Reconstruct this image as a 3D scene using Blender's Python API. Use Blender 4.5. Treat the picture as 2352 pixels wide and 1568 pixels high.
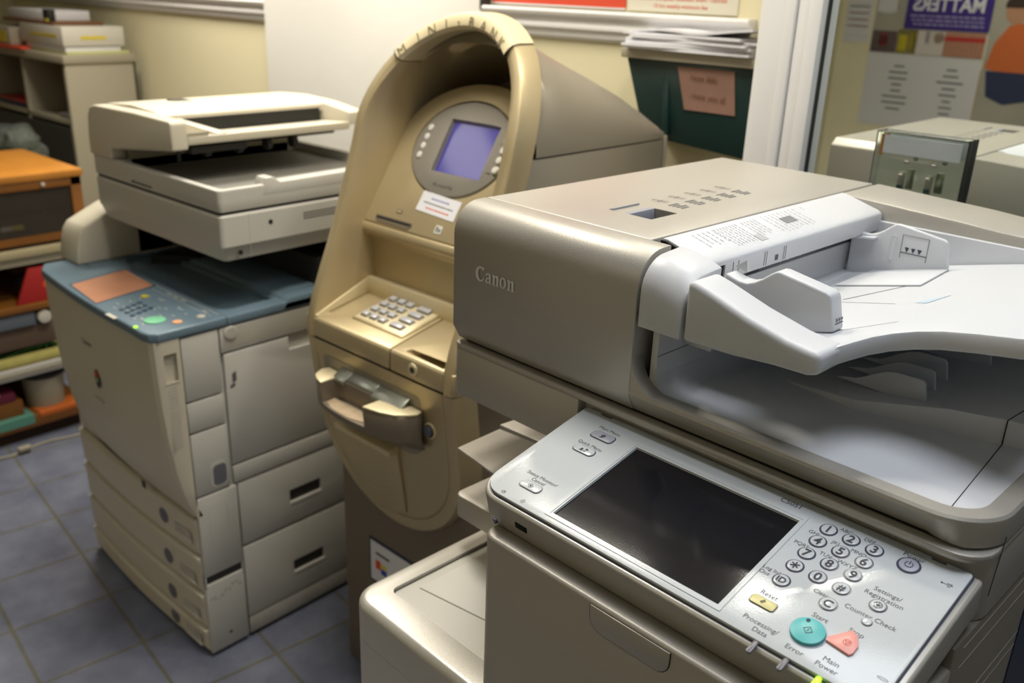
import bpy, bmesh, math, random
from mathutils import Matrix, Vector
random.seed(7)
for o in list(bpy.data.objects): bpy.data.objects.remove(o)
SC = bpy.context.scene
COL = SC.collection
R = math.radians

# ---------------------------------------------------------------- camera
H = 1.48
cd = bpy.data.cameras.new('camera'); cam = bpy.data.objects.new('camera', cd); COL.objects.link(cam)
cd.sensor_width = 36.0; cd.lens = 2096.0/2352*36.0
cd.clip_start = 0.02; cd.clip_end = 50
def look():
    th, ro, yw = R(21.1), R(2.06), R(41.6)
    M = Matrix(((1,0,0),(0,0,-1),(0,1,0)))
    P = Matrix(((1,0,0),(0,math.cos(th),-math.sin(th)),(0,math.sin(th),math.cos(th))))
    Q = Matrix(((math.cos(ro),-math.sin(ro),0),(math.sin(ro),math.cos(ro),0),(0,0,1)))
    T = Matrix(((math.cos(yw),math.sin(yw),0),(-math.sin(yw),math.cos(yw),0),(0,0,1)))
    W = Q @ P @ M @ T                       # world -> camera (x right, y down, z forward)
    B = Matrix((W[0], -W[1], -W[2]))        # world -> blender camera axes
    return B.transposed().to_4x4()
cam.matrix_world = Matrix.Translation((0,0,H)) @ look()
cd.dof.use_dof = True; cd.dof.focus_distance = 0.86; cd.dof.aperture_fstop = 6.3
SC.camera = cam
# ---------------------------------------------------------------- world, exposure, lights
SC.view_settings.view_transform = 'Standard'; SC.view_settings.look = 'None'
SC.view_settings.gamma = 1.0; SC.view_settings.exposure = 0.10; SC.view_settings.use_curve_mapping = False
wd = bpy.data.worlds.new('world'); SC.world = wd; wd.use_nodes = True
wd.node_tree.nodes['Background'].inputs[0].default_value = (0.75,0.85,1.0,1); wd.node_tree.nodes['Background'].inputs[1].default_value = 0.1
def area(name, loc, sx, sy, energy, color, rot=(0,0,0), spread=180):
    l = bpy.data.lights.new(name,'AREA'); l.shape='RECTANGLE'; l.size=sx; l.size_y=sy; l.energy=energy; l.color=color; l.spread=R(spread)
    o = bpy.data.objects.new(name,l); COL.objects.link(o); o.location=loc; o.rotation_euler=rot; o['kind']='structure'
    return o
WARM=(1.0,0.93,0.80); COOL=(0.84,0.90,1.0)
CZ = 2.3
LAMPS = [(-0.71,1.35,.16,.16,2.5,WARM), (-2.66,0.34,.34,.34,.3,WARM), (-1.20,0.97,.40,.40,8.5,WARM), (-0.12,0.78,.60,.60,4.0,COOL), (-3.05,1.38,.50,.50,13,WARM), (-1.10,-0.85,.50,.50,5,WARM), (-2.05,1.40,.40,.40,11,WARM)]  # lamps by cabinet, poster wall and white panel are added fill, unseen
for i,(x,y,sx,sy,e,c) in enumerate(LAMPS): area('ceiling_or_fill_light', (x,y,CZ-0.035), sx*.92, sy*.92, e, c, spread=95 if i==5 else 125)
area('window_light', (1.55,0.2,1.75), 1.0, 1.3, 1.5, (0.70,0.83,1.0), (0, R(90), 0))

# ---------------------------------------------------------------- materials
def mat(name, col, rough=.5, metal=0.0, spec=.5, bump=0.0, bscale=300, var=0.0, vscale=6, emit=None, estr=0, trans=0, coat=0.0, ior=1.45, alpha=1):
    m = bpy.data.materials.new(name); m.use_nodes=True; nt=m.node_tree; b=nt.nodes['Principled BSDF']
    b.inputs['Base Color'].default_value=(*col,1); b.inputs['Roughness'].default_value=rough; b.inputs['Metallic'].default_value=metal
    b.inputs['Specular IOR Level'].default_value=spec; b.inputs['Transmission Weight'].default_value=trans
    b.inputs['Coat Weight'].default_value=coat; b.inputs['IOR'].default_value=ior; b.inputs['Alpha'].default_value=alpha
    if emit: b.inputs['Emission Color'].default_value=(*emit,1); b.inputs['Emission Strength'].default_value=estr
    tc=nt.nodes.new('ShaderNodeTexCoord')
    if var:
        n=nt.nodes.new('ShaderNodeTexNoise'); n.inputs['Scale'].default_value=vscale; n.inputs['Detail'].default_value=5
        nt.links.new(tc.outputs['Object'],n.inputs['Vector'])
        mx=nt.nodes.new('ShaderNodeMix'); mx.data_type='RGBA'
        mx.inputs[6].default_value=(*[c*(1-var) for c in col],1); mx.inputs[7].default_value=(*[min(1,c*(1+var)) for c in col],1)
        nt.links.new(n.outputs['Fac'],mx.inputs[0]); nt.links.new(mx.outputs[2],b.inputs['Base Color'])
    if bump:
        n=nt.nodes.new('ShaderNodeTexNoise'); n.inputs['Scale'].default_value=bscale; n.inputs['Detail'].default_value=2
        nt.links.new(tc.outputs['Object'],n.inputs['Vector'])
        bp=nt.nodes.new('ShaderNodeBump'); bp.inputs['Strength'].default_value=bump; bp.inputs['Distance'].default_value=.0006
        nt.links.new(n.outputs['Fac'],bp.inputs['Height']); nt.links.new(bp.outputs['Normal'],b.inputs['Normal'])
    return m
taupe = mat('taupe_plastic',(.435,.41,.365),.40,metal=.4,bump=.25,bscale=900,var=.03)
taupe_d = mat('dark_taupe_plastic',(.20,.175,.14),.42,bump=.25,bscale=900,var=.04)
letter = mat('silver_lettering',(.72,.70,.64),.35)
silver = mat('silver_plastic',(.52,.50,.45),.28,metal=.35,bump=.15,bscale=900)
white = mat('white_plastic',(.60,.61,.63),.38,bump=.15,bscale=900,var=.02)
offwhite = mat('offwhite_plastic',(.58,.56,.50),.42,bump=.15,var=.02)
panelw = mat('control_panel_plastic',(.62,.65,.66),.16,bump=.12,bscale=700)
dkbezel = mat('dark_bezel',(.06,.06,.10),.3)
glassb = mat('black_glass',(.010,.010,.013),.09,spec=.6,bump=.04,bscale=900)
grid_ = mat('grey_plastic',(.30,.31,.36),.4)
ink = mat('dark_ink',(.05,.05,.07),.6)
ink2 = mat('grey_ink',(.10,.10,.105),.6)
ink4 = mat('mid_grey_ink',(.20,.20,.21),.7)
ink3 = mat('pale_grey_ink',(.40,.40,.41),.6)
teal = mat('teal_button',(.10,.50,.50),.35)
pink = mat('pink_button',(.85,.36,.31),.35)
yellow = mat('yellow_button',(.75,.68,.30),.35)
black = mat('black_plastic',(.012,.012,.011),.55)
dark = mat('dark_interior',(.045,.042,.036),.7)
chrome = mat('chrome',(.7,.7,.7),.15,metal=1)
gold = mat('gold_plastic',(.51,.42,.255),.36,metal=.5,bump=.3,bscale=700,var=.04)
goldl = mat('light_gold_plastic',(.66,.57,.37),.38,metal=.25,bump=.2)
bronze = mat('bronze_housing',(.30,.27,.215),.42,metal=.4,bump=.3,bscale=600,var=.03)
bronze_d = mat('dark_bronze_metal',(.15,.12,.085),.5,var=.06)
gm = mat('grey_bezel',(.27,.25,.215),.32,metal=.2)
lcd = mat('lcd_screen',(.02,.02,.10),.10,emit=(.12,.095,.42),estr=.42)
lcdo = mat('orange_screen',(.52,.25,.15),.25,var=.12,vscale=20,emit=(.8,.3,.15),estr=.03)
beige = mat('beige_plastic',(.56,.52,.42),.45,bump=.2,var=.03)
beige_g = mat('greyed_beige_plastic',(.50,.49,.45),.45,bump=.2,var=.05,vscale=4)
beige_d = mat('dirty_beige_plastic',(.42,.40,.36),.5,var=.3,vscale=25)
blue = mat('blue_plastic',(.135,.20,.255),.33,bump=.15,var=.04)
blue_d = mat('dark_blue_plastic',(.045,.085,.135),.38)
gap = mat('gap_shadow_black',(.012,.011,.010),.9)  # near-black for gaps, seams and slots; gap shade put into colour
grn = mat('green_button',(.20,.55,.33),.4)
orn = mat('orange_button',(.80,.42,.22),.4)
greydial = mat('grey_dial',(.13,.13,.15),.5)
paper = mat('white_paper',(.66,.66,.70),.8,var=.03)
cream_w = mat('cream_wall_paint',(.74,.68,.46),.75,bump=.5,bscale=60,var=.03)
white_w = mat('white_panel_paint',(.76,.75,.71),.7,bump=1.0,bscale=70,var=.03)
trim_w = mat('white_trim_paint',(.76,.75,.74),.5)
ceil_w = mat('ceiling_paint',(.5,.49,.45),.8)
oak = mat('orange_wood',(.42,.17,.025),.35,var=.25,vscale=9)
oak_d = mat('dark_orange_wood',(.20,.075,.012),.45,var=.25,vscale=9)
greycab = mat('grey_beige_laminate',(.33,.30,.225),.6,var=.03)
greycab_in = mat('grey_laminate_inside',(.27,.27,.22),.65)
red = mat('red_plastic',(.38,.02,.02),.4)
redp = mat('red_print',(.62,.07,.03),.6)
purple = mat('purple_print',(.035,.015,.19),.6)
lightp = mat('poster_paper',(.60,.60,.60),.6)
flesh = mat('printed_flesh_tone',(.42,.22,.13),.6)
orange_p = mat('printed_orange_shirt',(.55,.13,.03),.6)
navy_p = mat('printed_navy',(.02,.03,.08),.6)
brown_p = mat('printed_brown',(.16,.07,.03),.6,var=.3)
tan_p = mat('printed_tan_floor',(.42,.22,.09),.6,var=.25)
yel_p = mat('printed_yellow',(.65,.52,.02),.6)
grey_p = mat('printed_grey_room',(.36,.34,.28),.6,var=.2)
dgreen = mat('dark_green_plastic',(.012,.035,.033),.35,var=.2)
notep = mat('faded_pink_card',(.30,.17,.13),.8,var=.12,vscale=30)
mirror = mat('mirror_glass',(.86,.90,.86),.01,metal=1)
clear = mat('clear_acrylic',(.93,.97,.95),.05,trans=1,ior=1.3)
crumple = mat('clear_plastic_bag',(.7,.75,.7),.2,trans=.9,ior=1.15)
tealp = mat('teal_card',(.10,.28,.22),.7); maroon = mat('maroon_cover',(.12,.01,.03),.6); yellowcloth = mat('yellow_cloth',(.42,.38,.12),.9,var=.2,vscale=30)
leaf = mat('green_print',(.02,.10,.02),.8); navy = mat('navy_folder',(.01,.012,.05),.5); label_y = mat('yellow_label',(.62,.50,.05),.6)
lamp_m = [mat('lamp_diffuser',(.9,.9,.88),.5,emit=(1,.95,.82),estr=e) for e in (32.0,3.5,.7,.7,.7,.7,.7)]
led_g = mat('lit_green_led',(.3,.8,.0),.3,emit=(.45,1,.02),estr=1.3)
ledoff = mat('unlit_led',(.16,.15,.17),.3)
hair = mat('printed_dark_hair',(.03,.015,.01),.6)

def tile_mat():
    m = bpy.data.materials.new('blue_floor_tiles'); m.use_nodes=True; nt=m.node_tree; b=nt.nodes['Principled BSDF']
    tc=nt.nodes.new('ShaderNodeTexCoord'); mp=nt.nodes.new('ShaderNodeMapping')
    mp.inputs['Rotation'].default_value=(0,0,R(4.6))
    # brick texture: vector rotated so rows follow the tile courses
    nt.links.new(tc.outputs['Object'],mp.inputs['Vector'])
    br=nt.nodes.new('ShaderNodeTexBrick'); nt.links.new(mp.outputs['Vector'],br.inputs['Vector'])
    br.offset=0; br.squash=1; br.inputs['Scale'].default_value=1.0
    br.inputs['Brick Width'].default_value=.231; br.inputs['Row Height'].default_value=.2285
    br.inputs['Mortar Size'].default_value=.0045; br.inputs['Mortar Smooth'].default_value=.2; br.inputs['Bias'].default_value=0
    br.inputs['Color1'].default_value=(.125,.138,.195,1); br.inputs['Color2'].default_value=(.145,.158,.22,1); br.inputs['Mortar'].default_value=(.115,.11,.085,1)
    n=nt.nodes.new('ShaderNodeTexNoise'); n.inputs['Scale'].default_value=7; n.inputs['Detail'].default_value=6; n.inputs['Roughness'].default_value=.65
    nt.links.new(tc.outputs['Object'],n.inputs['Vector'])
    cr=nt.nodes.new('ShaderNodeValToRGB'); cr.color_ramp.elements[0].position=.35; cr.color_ramp.elements[0].color=(.72,.72,.76,1); cr.color_ramp.elements[1].position=.7; cr.color_ramp.elements[1].color=(1.45,1.45,1.35,1)
    nt.links.new(n.outputs['Fac'],cr.inputs[0])
    mx=nt.nodes.new('ShaderNodeMix'); mx.data_type='RGBA'; mx.blend_type='MULTIPLY'; mx.inputs[0].default_value=.8
    nt.links.new(br.outputs['Color'],mx.inputs[6]); nt.links.new(cr.outputs[0],mx.inputs[7]); nt.links.new(mx.outputs[2],b.inputs['Base Color'])
    b.inputs['Roughness'].default_value=.42
    bp=nt.nodes.new('ShaderNodeBump'); bp.inputs['Strength'].default_value=.5; bp.inputs['Distance'].default_value=.002; bp.invert=True
    nt.links.new(br.outputs['Fac'],bp.inputs['Height']); nt.links.new(bp.outputs['Normal'],b.inputs['Normal'])
    # anchor: a tile corner at world (-2.306,.83)
    c,s=math.cos(R(4.6)),math.sin(R(4.6)); x,y=-2.306,.83
    mp.inputs['Location'].default_value=(-(c*x-s*y)%.231, -(s*x+c*y)%.2285, 0)
    return m
tiles = tile_mat()

# ---------------------------------------------------------------- mesh builder
def arc(cx,cy,r,a0,a1,n=8,ry=None):
    ry = r if ry is None else ry
    return [(cx+r*math.cos(R(a0+(a1-a0)*i/n)), cy+ry*math.sin(R(a0+(a1-a0)*i/n))) for i in range(n+1)]
def rrect(x0,x1,y0,y1,r,n=5):
    if not isinstance(r,(tuple,list)): r=(r,)*4   # bl, br, tr, tl
    p=[]
    for (cx,cy,sx,sy,a,rr) in ((x0,y0,1,1,180,r[0]),(x1,y0,-1,1,270,r[1]),(x1,y1,-1,-1,0,r[2]),(x0,y1,1,-1,90,r[3])):
        if rr<=0: p.append((cx,cy))
        else: p+=arc(cx+sx*rr,cy+sy*rr,rr,a,a+90,n)
    return p
_txt={}
def text_mesh(s,bold=0.0):
    k=(s,bold)
    if k in _txt: return _txt[k]
    c=bpy.data.curves.new('t','FONT'); c.body=s; c.size=1; c.fill_mode='BOTH'; c.resolution_u=3; c.offset=bold
    o=bpy.data.objects.new('t',c); COL.objects.link(o)
    dg=bpy.context.evaluated_depsgraph_get(); me=bpy.data.meshes.new_from_object(o.evaluated_get(dg))
    v=[tuple(p.co) for p in me.vertices]; f=[tuple(q.vertices) for q in me.polygons]
    bpy.data.objects.remove(o); bpy.data.curves.remove(c); bpy.data.meshes.remove(me)
    xs=[p[0] for p in v] or [0]; _txt[k]=(v,f,min(xs),max(xs)); return _txt[k]
def shape2d(loops):
    c=bpy.data.curves.new('s','CURVE'); c.dimensions='2D'; c.fill_mode='BOTH'
    for lp in loops:
        sp=c.splines.new('POLY'); sp.points.add(len(lp)-1); sp.use_cyclic_u=True
        for i,(x,y) in enumerate(lp): sp.points[i].co=(x,y,0,1)
    o=bpy.data.objects.new('s',c); COL.objects.link(o)
    dg=bpy.context.evaluated_depsgraph_get(); me=bpy.data.meshes.new_from_object(o.evaluated_get(dg))
    v=[tuple(p.co) for p in me.vertices]; f=[tuple(q.vertices) for q in me.polygons]
    bpy.data.objects.remove(o); bpy.data.curves.remove(c); bpy.data.meshes.remove(me)
    return v,f
I4=Matrix.Identity(4)
class MB:
    def __init__(s): s.v=[]; s.f=[]; s.mi=[]; s.mats=[]
    def _m(s,m):
        if m not in s.mats: s.mats.append(m)
        return s.mats.index(m)
    def add(s,vs,fs,m,M=None,recalc=True,bev=0,seg=2,ang=30):
        if recalc or bev:
            bm=bmesh.new(); bv=[bm.verts.new(p) for p in vs]
            for f in fs:
                try: bm.faces.new([bv[i] for i in f])
                except ValueError: pass
            bmesh.ops.remove_doubles(bm,verts=bm.verts,dist=1e-6)
            bmesh.ops.recalc_face_normals(bm,faces=bm.faces)
            if bev:
                ed=[e for e in bm.edges if len(e.link_faces)==2 and e.calc_face_angle(0)>R(ang)]
                if ed: bmesh.ops.bevel(bm,geom=ed,offset=bev,segments=seg,profile=.5,affect='EDGES',clamp_overlap=True)
            bm.verts.index_update()
            vs=[tuple(v.co) for v in bm.verts]; fs=[tuple(v.index for v in f.verts) for f in bm.faces]; bm.free()
        k=len(s.v); M=M or I4
        s.v+=[tuple(M@Vector(p)) for p in vs]; s.f+=[tuple(i+k for i in f) for f in fs]; s.mi+=[s._m(m)]*len(fs)
        return s
    def box(s,x0,x1,y0,y1,z0,z1,m,r=0,seg=2,M=None):
        v=[(x,y,z) for x in(x0,x1) for y in(y0,y1) for z in(z0,z1)]
        f=[(0,1,3,2),(4,6,7,5),(0,4,5,1),(2,3,7,6),(0,2,6,4),(1,5,7,3)]
        return s.add(v,f,m,M,bev=r,seg=seg)
    def prism(s,p,ax,a0,a1,m,r=0,seg=2,M=None,ang=30):
        n=len(p); g={'x':lambda q,a:(a,q[0],q[1]),'y':lambda q,a:(q[0],a,q[1]),'z':lambda q,a:(q[0],q[1],a)}[ax]
        v=[g(q,a0) for q in p]+[g(q,a1) for q in p]
        f=[tuple(range(n)),tuple(range(2*n-1,n-1,-1))]+[(i,(i+1)%n,n+(i+1)%n,n+i) for i in range(n)]
        return s.add(v,f,m,M,bev=r,seg=seg,ang=ang)
    def slab(s,p,zt,zb,m,r=0,M=None,ang=30):
        n=len(p); v=[(x,y,zb(x,y)) for x,y in p]+[(x,y,zt(x,y)) for x,y in p]
        f=[tuple(range(n)),tuple(range(2*n-1,n-1,-1))]+[(i,(i+1)%n,n+(i+1)%n,n+i) for i in range(n)]
        return s.add(v,f,m,M,bev=r,ang=ang)
    def loft(s,loops,m,cap=True,closed=True,M=None,wrap=False,bev=0):
        n=len(loops[0]); v=[p for l in loops for p in l]; f=[]
        L=len(loops)
        for j in range(L if wrap else L-1):
            a=j*n; b=((j+1)%L)*n
            for i in range(n if closed else n-1): f.append((a+i,a+(i+1)%n,b+(i+1)%n,b+i))
        if cap and not wrap: f+=[tuple(range(n)),tuple(range((L-1)*n,L*n))]
        return s.add(v,f,m,M,bev=bev)
    def cyl(s,c,d,r,h,m,n=20,r2=None,bev=0,M=None):
        d=Vector(d).normalized(); q=d.to_track_quat('Z','Y').to_matrix().to_4x4(); T=Matrix.Translation(c)@q
        r2=r if r2 is None else r2
        v=[(r*math.cos(2*math.pi*i/n),r*math.sin(2*math.pi*i/n),0) for i in range(n)]+[(r2*math.cos(2*math.pi*i/n),r2*math.sin(2*math.pi*i/n),h) for i in range(n)]
        f=[tuple(range(n)),tuple(range(2*n-1,n-1,-1))]+[(i,(i+1)%n,n+(i+1)%n,n+i) for i in range(n)]
        return s.add(v,f,m,(M or I4)@T,bev=bev)
    def tube(s,pts,r,m,n=8,M=None):
        loops=[]; P=[Vector(p) for p in pts]
        for i,p in enumerate(P):
            t=(P[min(i+1,len(P)-1)]-P[max(i-1,0)]).normalized(); q=t.to_track_quat('Z','Y')
            loops.append([tuple(p+q@Vector((r*math.cos(2*math.pi*k/n),r*math.sin(2*math.pi*k/n),0))) for k in range(n)])
        return s.loft(loops,m,M=M)
    def text(s,t,M,size,m,align='c',bold=0.0,sx=1.0):
        v,f,a,b=text_mesh(t,bold); off={'c':-(a+b)/2,'l':-a,'r':-b}[align]
        return s.add([((x+off)*size*sx,y*size,0) for x,y,z in v],f,m,M,recalc=False)
    def shape(s,loops,m,M=None,th=0):
        v,f=shape2d(loops)
        if th:
            s.add([(x,y,th) for x,y,z in v],f,m,M,recalc=False)
            for lp in loops:
                n=len(lp); s.add([(x,y,0) for x,y in lp]+[(x,y,th) for x,y in lp],[(i,(i+1)%n,n+(i+1)%n,n+i) for i in range(n)],m,M)
        else: s.add(v,f,m,M,recalc=False)
        return s
    def build(s,name,parent=None,label=None,sharp=32):
        me=bpy.data.meshes.new(name); me.from_pydata(s.v,[],s.f)
        for m in s.mats: me.materials.append(m)
        me.polygons.foreach_set('material_index',s.mi); me.polygons.foreach_set('use_smooth',[True]*len(s.f))
        me.update(); me.set_sharp_from_angle(angle=R(sharp))
        o=bpy.data.objects.new(name,me); COL.objects.link(o); o.parent=parent
        if label: o['label']=label
        return o
def cut(o,cutters,solver='EXACT'):
    for mb in cutters:
        c=mb.build('cutter'); c.matrix_world=Matrix.Identity(4)
        p=o.parent; o.parent=None
        md=o.modifiers.new('b','BOOLEAN'); md.object=c; md.operation='DIFFERENCE'; md.solver=solver
        bpy.context.view_layer.update()
        dg=bpy.context.evaluated_depsgraph_get(); me=bpy.data.meshes.new_from_object(o.evaluated_get(dg))
        o.modifiers.clear(); old=o.data; o.data=me; me.name=old.name; bpy.data.meshes.remove(old)
        o.parent=p
        cm=c.data; bpy.data.objects.remove(c); bpy.data.meshes.remove(cm)
    o.data.polygons.foreach_set('use_smooth',[True]*len(o.data.polygons)); o.data.set_sharp_from_angle(angle=R(32))
    return o
def thing(name,label,cat,loc=(0,0,0),rotz=0,group=None):
    o=bpy.data.objects.new(name,None); COL.objects.link(o); o.location=loc; o.rotation_euler=(0,0,R(rotz)); o.empty_display_size=.1
    o['label']=label; o['category']=cat
    if group: o['group']=group
    return o
def tag(o,label,cat,group=None):
    o['label']=label; o['category']=cat
    if group: o['group']=group
    return o
def place(o,loc,rotz=0): o.location=loc; o.rotation_euler=(0,0,R(rotz)); return o
def struct(o): o['kind']='structure'; return o
def ringsweep(path,prof,closed=False):
    """path: (x,y) left-to-right with the solid on its left side; prof(i)->[(inward,z)...]; returns loops"""
    loops=[]; n=len(path)
    for i,(x,y) in enumerate(path):
        a=path[(i-1)%n] if (i>0 or closed) else path[i]; b=path[(i+1)%n] if (i<n-1 or closed) else path[i]
        tx,ty=b[0]-a[0],b[1]-a[1]; l=math.hypot(tx,ty) or 1; nx,ny=-ty/l,tx/l
        loops.append([(x+nx*d,y+ny*d,z) for d,z in prof(i)])
    return loops
def XZ(x,y,z,flip=False):   # matrix placing 2D text (x right, y up) on a plane facing -Y at y
    return Matrix.Translation((x,y,z))@Matrix.Rotation(R(90),4,'X')
# ================================================================ NEW COPIER (right foreground)
NC = thing('office_copier','large taupe and white office copier with white button panel, in the right foreground','copier',(-.738,.723,0),-3.4)
def face_arc(r,n=7): return arc(r,1.25-r,r,180,90,n)
# feeder shell (taupe): left block + rim
b=MB()
fr_p=[(.010,1.084),(.0,1.102),(.0,1.212)]+arc(.036,1.214,.036,180,90,9)+[(.0495,1.2502),(.0495,1.084)]
b.prism(fr_p,'x',0,.270,taupe,r=.0012,seg=2,ang=50); b.build('feeder_front',NC); b=MB()
b.prism([(.0502,1.084),(.0502,1.2502),(.54,1.250),(.555,1.238),(.555,1.084)],'x',0,.2440,taupe,r=.0025,seg=3,ang=50)
shell=b.build('feeder_shell',NC); b=MB()
path=[(.262,0),(.40,0),(.50,0),(.57,0)]+arc(.57,.05,.05,-90,0,10)[1:]+[(.62,.20),(.62,.555)]
def rimprof(i):
    c=.010 if i<4 else (.010*max(0,1-(i-3)/4) if i<9 else 0.0)
    return [(c*1.2,1.084),(0,1.1035),(.0006,1.1068),(.0028,1.1090),(.0175,1.1092),(.0192,1.108),(.0195,1.084)]
b.loft(ringsweep(path,rimprof),taupe)
b.prism([(.268,1.104),(.310,1.1075)]+arc(.306,1.1435,.036,-90,-180,8)+[(.268,1.16)],'y',0.0008,.0195,taupe,r=.0015)
# rear arm of the shell
b.prism([(.2435,1.084),(.62,1.084),(.62,1.225),(.61,1.2315),(.50,1.2365),(.44,1.2385),(.40,1.2415),(.2435,1.2490)],'y',.445,.555,taupe,r=.004,ang=25)
b.build('feeder_rim',NC)
latch=MB().box(.158,.190,.120,.168,1.230,1.30,taupe)
cut(shell,[latch])
b=MB(); b.prism([(.150,1.2502),(.1585,1.2502),(.160,1.238),(.158,1.236),(.150,1.248)],'y',.1205,.1675,grid_,r=.001)
b.prism([(.128,1.2500),(.136,1.2522),(.136,1.2500)],'y',.1205,.1675,grid_)
b.box(.157,.191,.119,.169,1.2290,1.2302,dark); b.build('release_latch',shell)
def logo(M,h,m,mb,th=0):
    # heavy serif wordmark drawn by hand, x-height 1
    def ring(cx,w,hh,t1,t2):
        return [arc(cx,hh/2,w/2,0,360,20,hh/2)[:-1], arc(cx,hh/2,w/2-t1,0,360,20,hh/2-t2)[:-1][::-1]]
    S=[]
    C=[(1.30,1.30),(1.22,1.02),(1.12,1.16),(.98,1.27),(.82,1.28)]+arc(.82,.68,.36,95,265,12,.60)+[(1.0,.12),(1.14,.24),(1.26,.42),(1.34,.38),(1.24,.14),(1.02,-.04),(.78,-.08)]+arc(.76,.68,.64,265,95,14,.76)+[(1.0,1.42),(1.18,1.36),(1.32,1.46)]
    S.append([C])
    x=1.5
    A=[(x+.08,.86),(x+.18,.98),(x+.45,1.02),(x+.68,.94),(x+.74,.76),(x+.74,.14),(x+.86,.06),(x+.86,0),(x+.56,-.02),(x+.50,.10),(x+.34,-.02),(x+.16,0),(x+.04,.12),(x+.04,.32),(x+.20,.50),(x+.48,.62),(x+.48,.82),(x+.38,.92),(x+.28,.84),(x+.26,.72),(x+.10,.70)]
    S.append([A,[(x+.48,.50),(x+.30,.36),(x+.30,.20),(x+.38,.12),(x+.48,.20)]])
    def N(x): return [(x,.98),(x+.34,1.02),(x+.36,.88),(x+.54,1.02),(x+.74,1.0),(x+.84,.84),(x+.84,.10),(x+.92,0),(x+.50,0),(x+.58,.10),(x+.58,.76),(x+.50,.86),(x+.36,.74),(x+.36,.10),(x+.44,0),(x+.02,0),(x+.10,.10),(x+.10,.84),(x,.90)]
    S.append([N(2.46)])
    S.append(ring(3.92,.92,1.04,.27,.09)); S.append([N(4.52)])
    for lp in S: mb.shape([[(px*h,py*h) for px,py in l] for l in lp],m,M,th=th)
b=MB(); logo(XZ(.0385,-.0006,1.1685),.0118,letter,b,th=.0006); b.build('brand_lettering',shell,'raised silver lettering')
b=MB()
for i in range(5):
    y=.205+i*.033; b.shape([arc(.138,y,.0115,0,360,24,.0075)[:-1],arc(.138,y,.0108,0,360,24,.0069)[:-1][::-1]],ink2,Matrix.Translation((0,0,1.2504)))
    b.box(.128,.147,y-.0003,y+.0003,1.2503,1.2505,ink2); b.box(.1375,.1382,y-.005,y+.005,1.2503,1.2505,ink2)
    for k in range(4): b.box(.158+k*.006,.161+k*.006,y-.012,y+.006-(k%2)*.004,1.2503,1.2505,ink2)
b.build('printed_diagram',shell)

# white inner bed of the output area
b=MB(); zf=1.1062
bedpath=[(.284,.0195),(.57,.0195)]+arc(.57,.05,.0305,-90,0,6)[1:]+[(.6005,.445),(.284,.445)]
b.prism(bedpath,'z',1.090,zf,white)
b.box(.279,.287,.0195,.445,1.09,1.20,white,r=.001)                      # left wall
b.prism([(.2865,1.128)]+arc(.3085,1.128,.022,180,270,6)+[(.2865,1.106)],'y',.0195,.445,white)
b.box(.284,.60,.437,.446,1.09,1.225,white)                               # rear wall
bk=[(.36,.150),(.44,.140),(.52,.160),(.5675,.172),(.6005,.180),(.6005,.437),(.36,.437)]
b.slab(bk,lambda x,y:zf+.0005+(min(.0245,max(0,(x-.385)*.165))), lambda x,y:zf-.004, white, r=.0012,ang=20)
bed=b.build('output_bed',NC)
b=MB(); b.box(.2868,.2874,.0195,.12,1.1445,1.1450,ink); 
b.prism([(.5805,.0195),(.5812,.0195),(.5682,.172),(.5675,.172)],'z',zf,zf+.0003,gap)
b.box(.5675,.5683,.171,.1718,zf,1.1308,gap); b.prism([(.5675,.172),(.5683,.172),(.5883,.437),(.5875,.437)],'z',1.1306,1.1314,gap)
b.build('bed_seam',bed)
for (x0,x1,y,h,zb) in ((.400,.494,.176,.020,1.124),(.395,.4885,.212,.020,1.123),(.39,.4845,.252,.021,1.122),(.40,.50,.33,.024,1.122)):
    b=MB(); P=[(x0,zb-.006),(x0+.01,zb-.003)]+[(x0+.012+(x1-.045-x0)*t, zb-.003+(h+.001)*(3*t*t-2*t**3)) for t in (.2,.4,.6,.8,1)]+[(x1-.014,zb+h-.002)]+arc(x1-.010,zb+h-.008,.006,90,0,4)+[(x1,zb-.008)]
    b.prism(P,'y',y,y+.004,white,r=.0006); b.build('output_fin',bed)

# ---- paper tray of the feeder
ztop=lambda x,y: 1.1655+(x-.30)*.25
plan=[(.300,.062),(.385,.062),(.412,.030),(.455,.022),(.4625,.032),(.467,.050),(.474,.072),(.485,.088),(.500,.098),(.520,.1015),(.550,.096),(.586,.085),(.618,.078),(.618,.437),(.300,.437)]
b=MB(); b.slab(plan,ztop,lambda x,y:ztop(x,y)-.0185,white,r=.003,ang=35)
tray=b.build('document_tray',NC)
b=MB()
arm=[(.3255,1.1775),(.3255,1.2365),(.332,1.2368),(.345,1.2335),(.389,1.2195),(.430,1.2095),(.448,1.2070),(.458,1.2062),(.4635,1.2055),(.4635,1.187),(.452,1.1835),(.42,1.1825),(.38,1.179)]
b.prism(arm,'y',0,.045,white,r=.006,seg=4,ang=50)
armo=b.build('tray_side_arm',tray)
b=MB(); b.loft([[(x,y,z) for (y,z) in ([(.0,1.1775),(.0,1.205-d)]+arc(.034,1.2125-d,.034,180,90,8)+[(.061,1.2485-d),(.061,1.1775)])] for x,d in ((.2735,0),(.288,.001),(.310,.006),(.3225,.011))],white,bev=.0012)
capA=b.build('feeder_end_cap',NC)
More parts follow.
